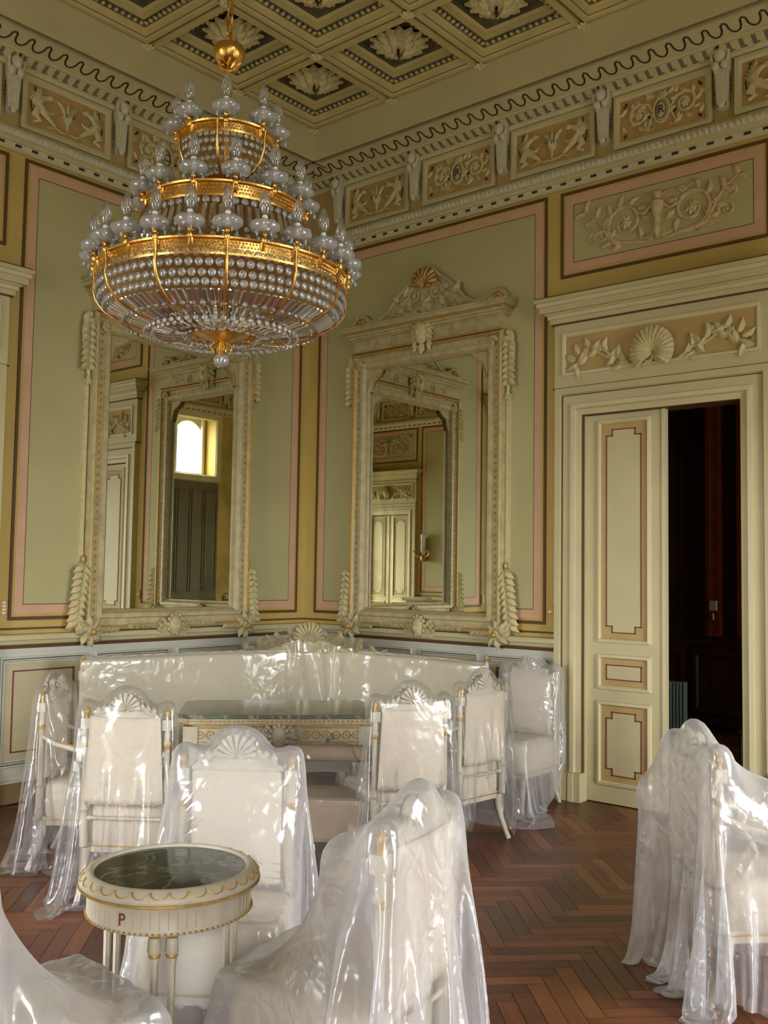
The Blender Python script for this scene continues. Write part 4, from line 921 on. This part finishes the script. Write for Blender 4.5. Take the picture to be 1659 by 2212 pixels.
# ================================================================== CHAIRS
def make_chair(arms=False):
    root = empty('upholstered_chair')
    def rbox(x0, x1, y0, y1, z0, z1, puff=.015):
        G = []; n = 28
        for i, (s, z) in enumerate(((.97, z0), (1, z0+.02), (1, z1-.045), (.985, z1-.015), (.94, z1), (.7, z1+puff*.6), (.35, z1+puff), (0.001, z1+puff*1.1))):
            r = []
            for k in range(n):
                a = 2*PI*k/n; c, q = math.cos(a), math.sin(a); e = .28; c = math.copysign(abs(c)**e, c); q = math.copysign(abs(q)**e, q)
                r.append(((x0+x1)/2+c*(x1-x0)/2*s, (y0+y1)/2+q*(y1-y0)/2*s, z))
            G.append(r)
        return G
    m = MB(); m.grid(rbox(-.225, .225, -.25, .215, .275, .455), closed=True); m.build('seat', FABRIC, root, 60)
    m = MB(); m.box((-.215, -.24, .235), (.215, .21, .28), 0); m.box((-.218, -.243, .262), (.218, .213, .270), 1); m.build('seat_frame', [CHAIR_W, GOLD_P], root, bevel=.003)
    for s in (-1, 1):
        m = MB(); m.lathe([(.010, 0), (.016, .02), (.012, .035), (.013, .06), (.022, .17), (.017, .18), (.026, .195), (.024, .235)], (s*.19, -.215, 0), 14, 0, 8, -.08); m.build('leg', CHAIR_W, root, 50)
        m = MB(); m.tube([(s*.195, .205, .26), (s*.197, .208, .20), (s*.20, .225, .12), (s*.203, .26, .05), (s*.205, .285, 0.0)], [.027, .026, .019, .015, .016], 8); m.build('leg', CHAIR_W, root, 50)
        m = MB(); m.lathe([(.020, .27), (.020, .42), (.014, .43), (.021, .445), (.013, .46), (.017, .50), (.0135, .75), (.020, .765), (.014, .78), (.017, .80), (.013, .83)], (s*.198, .235, 0), 12, 0)
        m.box((s*.198-.022, .213, .83), (s*.198+.022, .257, .88), 0); m.lathe([(.0145, .74), (.0205, .763), (.0145, .775)], (s*.198, .235, 0), 12, 1); p = m.build('back_post', [CHAIR_W, GOLD_P], root, 50)
        m = MB(); m.lathe([(.012, .88), (.009, .893), (.017, .905), (.014, .92), (.006, .93), (0, .945)], (s*.198, .235, 0), 10); m.build('finial', GOLD_P, p, 60)
    m = MB(); m.box((-.165, .212, .47), (.165, .262, .875)); o = m.build('backrest', FABRIC, root, bevel=.012)
    m = MB(); G = []
    for z in np.linspace(.885, .475, 15):
        t = (.885-z)/.41; G.append([((u*(.172+.022*t)), .268+.006*math.sin(u*9+1)*t+.004*math.sin(u*23+z*7)*t, z+.008*u*u) for u in np.linspace(-1, 1, 21)])
    m.grid(G); o = m.build('back_cloth', FABRIC, root, 60); sd = o.modifiers.new('thickness', 'SOLIDIFY'); sd.thickness = .003
    m = MB(); P = [(-.172, .875), (.172, .875), (.16, .895), (.12, .90), (.10, .925), (.07, .935), (.05, .975), (.0, .995), (-.05, .975), (-.07, .935), (-.10, .925), (-.12, .90), (-.16, .895)]
    m.prism(P, .222, .252, 0); m.M = Matrix.Translation((0, .237, 0))
    for back in (0, 1):
        if back: m.M = Matrix.Translation((0, .237, 0)) @ Matrix.Rotation(PI, 4, 'Z')
        shell(m, 0, .925, .078, .014, 0, .15, PI-.15, 9)
        for s in (-1, 1):
            m.tube([(s*.15, -.018, .898), (s*.11, -.02, .91), (s*.09, -.02, .93), (s*.06, -.02, .935)], [.006, .009, .009, .006], 6)
            for k in range(3): leaf(m, s*(.13-.03*k), .9+.01*k, 1.2 if s > 0 else PI-1.2, .04, .012, .015, .01, 0, s*.5)
    m.M = None; m.build('crest', CHAIR_W, root, 50)
    m = MB(); m.M = Matrix.Translation((0, .238, .405)) @ Matrix.Rotation(PI/2, 4, 'Y'); m.lathe([(.008, -.19), (.012, -.17), (.008, -.15), (.009, -.03), (.013, 0), (.009, .03), (.008, .15), (.012, .17), (.008, .19)], (0, 0, 0), 10); m.M = None; m.build('back_rail', CHAIR_W, root, 60)
    if arms:
        for s in (-1, 1):
            m = MB(); m.tube([(s*.20, .23, .70), (s*.225, .15, .665), (s*.24, .02, .635), (s*.245, -.10, .632), (s*.245, -.14, .625), (s*.24, -.135, .60)], [.012, .014, .016, .017, .017, .012], 8, mi=0); m.tube([(s*.24, -.10, .625), (s*.235, -.07, .55), (s*.225, -.11, .48), (s*.222, -.14, .42), (s*.222, -.15, .30)], [.013, .014, .017, .014, .015], 8, mi=0)
            m.tube([(s*.21, .2, .69), (s*.232, .12, .67), (s*.247, .0, .652), (s*.25, -.1, .65)], .005, 5, mi=1); m.build('armrest', [CHAIR_W, GOLD_P], root, 50)
    return root
def place(root, back, f, label):
    L = math.hypot(*f); fx, fy = f[0]/L, f[1]/L
    root.rotation_euler = (0, 0, math.atan2(fx, -fy)); root.location = (back[0]+fx*.235, back[1]+fy*.235, 0)
    tag(root, label, 'chair', 'cream chairs under dust sheets'); return root
# ================================================================== PLACING THE CHAIRS
CH = {}
A_, B_ = make_chair(True), make_chair(False)
spec = {
 'c1': (1, (1.37, -3.33), (.76, .65), 'cream armchair side-on at the far left under clear plastic'),
 'c2': (0, (2.29, -3.50), (-.6, .8), 'cream chair with draped beige back, left of the marble table, seen from behind'),
 'c3': (0, (3.57, -3.92), (.6, -.8), 'chair facing the camera behind the small round table'),
 'c4': (0, (4.62, -4.20), (-.97, -.2), 'chair turned towards the round table from its right side'),
 'c5': (0, (3.99, -5.22), (.1, 1), 'chair at the bottom left corner with only its seat showing'),
 'c6': (0, (3.06, -2.27), (-.88, .48), 'cream chair with shell crest and white back cloth, right of the marble table'),
 'c7': (1, (2.93, -1.42), (-1, .1), 'cream armchair with its curved rear leg bare, near the right wall'),
 'c8': (0, (2.53, -.215), (.05, -1), 'chair standing against the right wall between sofa and door'),
 'c10': (1, (4.72, -2.52), (.68, .73), 'armchair under plastic in front of the open doorway'),
}
ua = ub = False
for k, (ar, b, f, lab) in spec.items():
    if ar: r = A_ if not ua else copy_tree(A_); ua = True
    else: r = B_ if not ub else copy_tree(B_); ub = True
    CH[k] = place(r, b, f, lab)
# ================================================================== DUST SHEETS: a small cloth solver
class Cloth:
    """position-based film: inextensible grid falling on boxes, capsules and ellipsoids"""
    def __init__(s, V, rest):
        s.X = V.copy(); s.P = V.copy(); s.r = rest; s.sl = 1.0   # rest: the flat film's own 2-D shape
    def solve(s, steps, iters, coll, pins=None, g=-.0014, damp=.965, thick=.012, push=None, floor_z=.006, stiff=.25):
        X, Pv = s.X, s.P; nx, ny, _ = X.shape; Q = s.r
        cons = []
        for di, dj, k in ((1, 0, 1), (0, 1, 1), (1, 1, .7), (1, -1, .7), (2, 0, stiff), (0, 2, stiff)):
            if dj >= 0: A = (slice(0, nx-di), slice(0, ny-dj)); B = (slice(di, nx), slice(dj, ny))
            else: A = (slice(0, nx-1), slice(1, ny)); B = (slice(1, nx), slice(0, ny-1))
            dq = Q[B]-Q[A]; L = np.sqrt((dq*dq).sum(-1, keepdims=True))*s.sl; cons.append((A, B, L, k, di+abs(dj) == 2 and di != dj and dj != -1))
        pi = [(i, j, np.array(p), w) for i, j, p, w in (pins or [])]
        for st_ in range(steps):
            V = (X-Pv)*damp; Pv = X.copy(); X = X+V; X[..., 2] += g
            if push is not None: X += push*max(0, 1-st_/(steps*.7))
            for it in range(iters):
                for A, B, L, k, bend in cons:
                    d = X[B]-X[A]; l = np.sqrt((d*d).sum(-1, keepdims=True))+1e-9; c = d*((l-L)/l)*(.26*k)
                    if bend: c = np.where(l < L, c, 0*c)
                    X[A] += c; X[B] -= c
                for i, j, p, w in pi: X[i, j] += (p-X[i, j])*w
                X = coll(X, Pv, thick)
            m = X[..., 2] < floor_z
            X[..., 2] = np.maximum(X[..., 2], floor_z); Pv[m] = X[m]*.8+Pv[m]*.2
        s.X, s.P = X, Pv; return s
    def up(s, slack=1.0, jitter=0., rng=None):
        def dbl(A, ax):
            n = A.shape[ax]; A = np.moveaxis(A, ax, 0); o = np.zeros((2*n-1,)+A.shape[1:]); o[::2] = A; m = (A[1:]+A[:-1])/2
            if n > 3: m[1:-1] = (9*(A[1:-2]+A[2:-1])-(A[:-3]+A[3:]))/16
            o[1::2] = m; return np.moveaxis(o, 0, ax)
        s.X = dbl(dbl(s.X, 0), 1); s.r = dbl(dbl(s.r, 0), 1); s.sl *= slack
        if jitter: s.X = s.X+rng.normal(0, jitter, s.X.shape)
        s.P = s.X.copy(); return s
def collider(items):
    prep = []
    for it in items:
        if it[0] == 'box': _, c, h, a = it; prep.append(('b', np.array(c, float), np.array(h, float), rotz(a)))
        elif it[0] == 'ell': prep.append(('e', np.array(it[1], float), np.array(it[2], float), None))
        else: prep.append(('c', np.array(it[1], float), np.array(it[2], float), it[3]))
    def f(X, Pv, th):
        for kind, c, h, R in prep:
            if kind == 'b':
                L = (X-c) @ R; q = np.abs(L)-(h+th); ins = (q < 0).all(-1)
                if ins.any():
                    Li = L[ins]; Lp = (Pv[ins]-c) @ R; qi = np.abs(Lp)-(h+th)+1e-4; qi[:, 2] = np.where(Li[:, 2] < 0, -9, qi[:, 2]); deep = (qi < -.004).all(-1); qi[deep] = (np.abs(Li)-(h+th))[deep]; ax = qi.argmax(-1); n = np.arange(len(ax)); sg = np.where(Li[n, ax] < 0, -1, 1)
                    Li[n, ax] = sg*(h+th)[ax]; N = Li @ R.T+c; X[ins] = N*.6+Pv[ins]*.4 if False else N; Pv[ins] += (X[ins]-Pv[ins])*.55
            elif kind == 'e':
                L = (X-c)/(h+th); r = np.sqrt((L*L).sum(-1)); ins = r < 1
                if ins.any(): X[ins] = c+L[ins]/(r[ins][:, None]+1e-6)*(h+th); Pv[ins] += (X[ins]-Pv[ins])*.5
            else:
                d = h-c; t = np.clip(((X-c) @ d)/(d @ d), 0, 1); N = c+t[..., None]*d; v = X-N; r = np.sqrt((v*v).sum(-1)); ins = r < R+th
                if ins.any(): X[ins] = N[ins]+v[ins]/(r[ins][:, None]+1e-6)*(R+th); Pv[ins] += (X[ins]-Pv[ins])*.5
        return X
    return f
def chair_collider(arms=False, legs=True):
    L = [('box', (0, .238, .70), (.226, .034, .225), 0), ('box', (0, -.018, .24), (.230, .238, .246), 0), ('ell', (0, .238, .91), (.115, .042, .12)),
         ('cap', (.198, .235, .45), (.198, .235, .93), .022), ('cap', (-.198, .235, .45), (-.198, .235, .93), .022), ('ell', (.198, .235, .895), (.042, .042, .068)), ('ell', (-.198, .235, .895), (.042, .042, .068)), ('box', (.198, .235, .855), (.03, .03, .03), 0), ('box', (-.198, .235, .855), (.03, .03, .03), 0), ('cap', (.2, .24, .4), (.205, .29, 0), .02), ('cap', (-.2, .24, .4), (-.205, .29, 0), .02)]
    if arms:
        for s in (-1, 1): L += [('cap', (s*.20, .23, .70), (s*.24, .02, .64), .02), ('cap', (s*.24, .02, .64), (s*.245, -.14, .63), .022), ('cap', (s*.245, -.14, .62), (s*.225, -.14, .3), .02)]
    return L
def sheet_object(name, X, matr, M=None, label='', crinkle=.004, seed=0, thick=0):
    nx, ny, _ = X.shape
    if M is not None: A = np.array(M); X = X @ A[:3, :3].T+A[:3, 3]
    m = MB(); m.grid(X); o = m.build(name, matr, None, 180)
    sb = o.modifiers.new('smooth', 'SUBSURF'); sb.levels = sb.render_levels = 1
    tag(o, label, 'plastic sheet', 'plastic dust sheets'); return o
def drape(chair, label, matr, arms=False, size=(1.7, 2.1), centre=(0, .05), ang=0, z0=1.10, n=(37, 45), pins=(), push=None, seed=1, extra=(), slack=1.03, s1=190, s2=60, rnd_k=.25):
    rng = np.random.default_rng(seed); W_, D_ = size; nx, ny = n
    u = np.linspace(-W_/2, W_/2, nx); v = np.linspace(-D_/2, D_/2, ny); G = np.zeros((nx, ny, 3)); ca, sa = math.cos(ang), math.sin(ang)
    U, V = np.meshgrid(u, v, indexing='ij'); u_, v_ = U/(W_/2), V/(D_/2); U, V = U*np.sqrt(1-rnd_k*v_**2), V*np.sqrt(1-rnd_k*u_**2); Q = np.stack([U, V], -1); G[..., 0] = centre[0]+U*ca-V*sa; G[..., 1] = centre[1]+U*sa+V*ca; G[..., 2] = z0+.0
    # start as a tent so that the folds fall outward
    rr = np.sqrt(G[..., 0]**2+(G[..., 1]-.235)**2); G[..., 2] -= .16*rr
    G[..., 2] += rng.normal(0, .012, (nx, ny))
    cf = collider((chair_collider(arms) if chair in CH.values() else [])+list(extra))
    c = Cloth(G, Q); P1 = [(i, j, p, w) for (i, j), p, w in pins]
    c.solve(s1, 9, cf, P1, push=push, thick=.026)
    c.up(slack, .003, rng); P2 = [(2*i, 2*j, p, w) for i, j, p, w in P1]; c.solve(s2, 6, cf, P2, thick=.018, stiff=.12)
    M = chair.matrix_world if chair is not None else None
    return sheet_object('plastic_sheet', c.X, matr, M, label)
bpy.context.view_layer.update()
import time; T0 = time.time()
def local(chair, p): return np.array(chair.matrix_world.inverted() @ Vector(p))
E = lambda ch, p, r: ('ell', tuple(local(ch, p)), r)
drape(CH['c1'], 'clear plastic sheet over the far left armchair', SHEET_C, True, (1.5, 1.9), (0, .1), seed=1, z0=1.24, extra=[('cap', tuple(local(CH['c1'], (1.63, -3.62, .7))), tuple(local(CH['c1'], (1.63, -3.62, 1.03))), .012)])
drape(CH['c2'], 'clear plastic sheet over the chair left of the marble table', SHEET_C, False, (1.35, 1.9), (0.05, .15), .15, seed=2)
drape(CH['c3'], 'milky plastic sheet over the chair behind the small round table', SHEET_M, False, (1.6, 2.2), (0, .0), .1, seed=3)
drape(CH['c4'], 'milky plastic sheet over the chair turned towards the round table', SHEET_M, False, (1.7, 2.2), (0, .1), -.1, seed=4, extra=[E(CH['c4'], (4.49, -4.35, .82), (.05, .05, .06))])
drape(CH['c5'], 'milky plastic sheet over the seat at the bottom left corner', SHEET_M, False, (1.6, 2.1), (0, .05), .2, seed=5)
drape(CH['c6'], 'clear plastic sheet over the shell-crested chair right of the marble table', SHEET_C, False, (1.25, 1.75), (0, .2), -.15, seed=6)
drape(CH['c7'], 'clear plastic sheet over the armchair with its rear leg bare', SHEET_C, True, (1.25, 1.4), (0, .0), .1, seed=7)
drape(CH['c8'], 'plastic sheet bunched over the chair against the right wall', SHEET_M, False, (1.3, 1.35), (-.02, -.20), .05, seed=8, extra=[('box', (0, .62, 1), (2, .17, 1.5), .05)])
c10 = CH['c10']
drape(c10, 'milky plastic sheet over the armchair by the open doorway', SHEET_M, True, (1.25, 1.9), (-.03, .15), 0, seed=10, extra=[E(c10, (4.47, -2.41, .70), (.045, .045, .06)), E(c10, (4.95, -2.46, .76), (.06, .06, .06))], rnd_k=.35)
# sofa: a long film over the back, following its bend
def sofa_sheet():
    rng = np.random.default_rng(20); nx, ny = 61, 25; t = np.linspace(-.01, 1.01, nx)
    seg = np.concatenate([[0], np.cumsum(np.linalg.norm(np.diff(SP, axis=0), axis=1))]); Ltot = seg[-1]
    px_ = np.interp(t*Ltot, seg, SP[:, 0]); py_ = np.interp(t*Ltot, seg, SP[:, 1]); d = np.stack([np.gradient(px_), np.gradient(py_)], 1); d /= np.linalg.norm(d, axis=1)[:, None]; nr = np.stack([d[:, 1], -d[:, 0]], 1)
    v = np.linspace(-.25, .80, ny); G = np.zeros((nx, ny, 3))
    for j in range(ny): G[:, j, 0] = px_+nr[:, 0]*v[j]; G[:, j, 1] = py_+nr[:, 1]*v[j]; G[:, j, 2] = 1.27-.25*abs(v[j])
    items = []
    for i in range(len(SP)-1):
        a, b = SP[i], SP[i+1]; c = (a+b)/2; L = np.linalg.norm(b-a); an = math.atan2(b[1]-a[1], b[0]-a[0]); nn = np.array((math.sin(an), -math.cos(an)))
        tz = (STOP[i]+STOP[i+1])/2; items.append(('box', (c[0], c[1], tz/2), (L/2+.03, .045, tz/2), an)); items.append(('box', (c[0]+nn[0]*.33, c[1]+nn[1]*.33, .24), (L/2, .30, .235), an))
    cc = (SP[3]+SP[4])/2
    for q in range(-4, 5): s = q*.1; items.append(('ell', (cc[0]+s*.707, cc[1]+s*.707, 1.0), (.07, .07, .205-.036*abs(q))))
    cf = collider(items); c = Cloth(G, np.stack(np.meshgrid(np.linspace(0, Ltot*1.06, nx), np.linspace(0, 1.05, ny), indexing='ij'), -1))
    tz = np.interp(t*Ltot, seg, STOP); cw = np.exp(-(np.hypot(px_-cc[0], py_-cc[1])/.28)**2)*.21
    pins = [(i, 6, (px_[i], py_[i], tz[i]+.03+cw[i]), .25) for i in range(0, nx, 2)]
    c.solve(110, 8, cf, pins, thick=.022); c.up(1.02, .002, rng); c.solve(50, 6, cf, [(2*i, 2*j, p, w) for i, j, p, w in pins], thick=.014, stiff=.12)
    o = sheet_object('plastic_sheet', c.X, SHEET_C, None, 'long clear plastic sheet over the back of the corner sofa'); return o
sofa_sheet()
print('cloth', time.time()-T0)
# ================================================================== SMALLER THINGS
def low_chair():
    root = empty('low_upholstered_chair', (2.66, -2.47, 0), math.atan2(.62, .78)); tag(root, 'low taupe chair with a rolled top rail in front of the marble table', 'chair')
    m = MB(); m.box((-.20, -.19, .20), (.20, .17, .43)); m.build('seat', TAUPE, root, bevel=.03)
    m = MB(); m.M = Matrix.Translation((0, .17, .60)) @ Matrix.Rotation(PI/2, 4, 'Y'); m.lathe([(.02, -.205), (.046, -.20), (.046, .20), (.02, .205)], seg=20); m.M = None; m.build('rolled_rail', TAUPE, root, 50)
    for s in (-1, 1): m = MB(); m.box((s*.19-.015, .155, .42), (s*.19+.015, .185, .58)); m.build('back_post', CHAIR_W, root)
    for sx in (-1, 1):
        for sy in (-1, 1): m = MB(); m.lathe([(.012, 0), (.02, .17), (.022, .21)], (sx*.17, sy*.15, 0), 10); m.build('leg', CHAIR_W, root, 50)
    return root
LC = low_chair(); bpy.context.view_layer.update()
drape(LC, 'clear plastic sheet over the low taupe chair beside the marble table', SHEET_C, size=(1.0, 1.15), centre=(0, .05), n=(27, 31), z0=.78, seed=31, extra=[('box', (0, 0, .215), (.20, .19, .21), 0), ('cap', (-.2, .17, .60), (.2, .17, .60), .046)], s1=110, s2=30)
def switch(wall, x, z, label, n):
    m = MB(); m.box((x-.03, -.014, z-.05), (x+.03, -.001, z+.05), 0)
    for k in range(n): zz = z+(k-(n-1)/2)*.024; m.box((x-.012, -.018, zz-.008), (x+.014, -.013, zz+.008), 1)
    A = wall.matrix_world; o = m.build('light_switch', [GOLD_P, WHITE_P]); o.matrix_world = A; tag(o, label, 'switch')
switch(wr, 2.567, 1.335, 'small brass-edged light switch on the right wall beside the door casing', 1)
switch(wl, Y-2.915, 1.325, 'switch plate with a column of white buttons at the left edge', 4)
def heater():
    root = empty('oil_heater', (2.42, 2.45, 0), .25); tag(root, 'pale blue finned oil heater in the dark room beyond the door', 'heater')
    m = MB()
    for k in range(9): m.box((-.13+k*.03, -.07, .06), (-.13+k*.03+.022, .07, .63))
    m.box((-.14, -.012, .1), (.13, .012, .6)); m.build('fins', RAD, root, bevel=.006)
    m = MB(); m.box((-.22, -.07, .30), (-.13, .07, .55)); m.build('control_box', ROD_BLK, root, bevel=.008)
    m = MB(); m.tube([(-.17, -.06, .3), (-.19, -.09, .2), (-.16, -.1, .08), (-.25, -.12, .012)], .005, 6); m.build('cable', ROD_BLK, root, 60)
    for x in (-.1, .1): m = MB(); m.box((x-.015, -.12, .02), (x+.015, .12, .06)); m.build('foot', ROD_BLK, root)
heater()
def dark_chair():
    root = empty('dining_chair', (3.50, 1.35, 0), -.5); tag(root, 'black wooden chair with an open back in the dark room', 'chair')
    for sx in (-1, 1):
        m = MB(); m.tube([(sx*.19, .22, 0), (sx*.19, .19, .42), (sx*.185, .21, .65), (sx*.175, .27, .93)], .015, 8); m.build('back_leg', BLACKWOOD, root, 60)
        m = MB(); m.tube([(sx*.19, -.2, 0), (sx*.19, -.19, .43)], .015, 8); m.build('front_leg', BLACKWOOD, root, 60)
    m = MB(); m.box((-.21, -.22, .42), (.21, .21, .46)); m.build('seat', BLACKWOOD, root, bevel=.01)
    for z, y in ((.89, .255), (.66, .215)): m = MB(); m.box((-.18, y, z-.03), (.18, y+.02, z+.03)); m.build('back_rail', BLACKWOOD, root)
dark_chair()
m = MB(); m.box((2.355, 3.52, 1.27), (2.425, 3.56, 1.37), 0); m.lathe([(.006, 1.16), (.018, 1.18), (.014, 1.24), (.004, 1.27)], (2.39, 3.53, 0), 10, 1)
tag(m.build('bell_push', [WHITE_P, GOLD]), 'small white bell push with brass pull on the dark room wall', 'bell push')
def small_table():
    root = empty('gilt_side_table', (5.02, -1.70, 0)); tag(root, 'gilt-edged side table just entering the frame at the right', 'table')
    m = MB(); m.lathe([(0, .70), (.29, .70), (.29, .715), (0, .715)], seg=40); m.build('marble_top', MARBLE_G, root, 40)
    m = MB(); m.lathe([(.25, .61), (.285, .62), (.30, .65), (.29, .68), (.305, .70), (.29, .70), (.2, .69)], seg=40); m.build('rim', GOLD_P, root, 50)
    for k in range(3): a = 2*PI*k/3; m = MB(); m.lathe([(.014, 0), (.012, .1), (.022, .5), (.02, .62)], (.2*math.cos(a), .2*math.sin(a), 0), 12); m.build('leg', CHAIR_W, root, 50)
small_table()
def sconce():
    root = empty('wall_sconce', (5.42, -Y, 2.0), PI); tag(root, 'crystal wall sconce reflected in the right mirror', 'sconce')
    m = MB(); m.lathe([(.03, .0), (.05, .05), (.045, .3), (.06, .36), (0, .40)], (0, -.09, 0), 16); m.build('crystal_shade', CRYSTAL, root, 50)
    for s in (-1, 1): m = MB(); m.tube([(0, -.05, -.02), (s*.08, -.12, -.08), (s*.17, -.14, -.03), (s*.17, -.14, .04)], .008, 6); m.lathe([(.01, .02), (.05, .03), (.04, .05)], (s*.17, -.14, 0), 12); m.build('arm', GOLD, root, 50)
    m = MB(); m.sph((0, -.08, -.1), (.06, .06, .07), 12, 8); m.box((-.03, -.05, -.15), (.03, 0, .3)); m.build('back_plate', GOLD_P, root, 50)
sconce()
def pedestal():
    root = empty('pedestal', (5.25, -Y+.5, 0)); tag(root, 'pale grey-blue pedestal by the far wall, seen in the right mirror', 'pedestal')
    m = MB(); m.box((-.1, -.1, .12), (.1, .1, 1.0)); m.build('shaft', WHITE_W, root); m = MB(); m.box((-.2, -.2, 1.1), (.2, .2, 1.16)); m.box((-.15, -.15, 1.0), (.15, .15, 1.1)); m.build('cap', WHITE_W, root, bevel=.01)
    m = MB(); m.box((-.16, -.16, 0), (.16, .16, .12)); m.build('base', WHITE_W, root, bevel=.01)
pedestal()
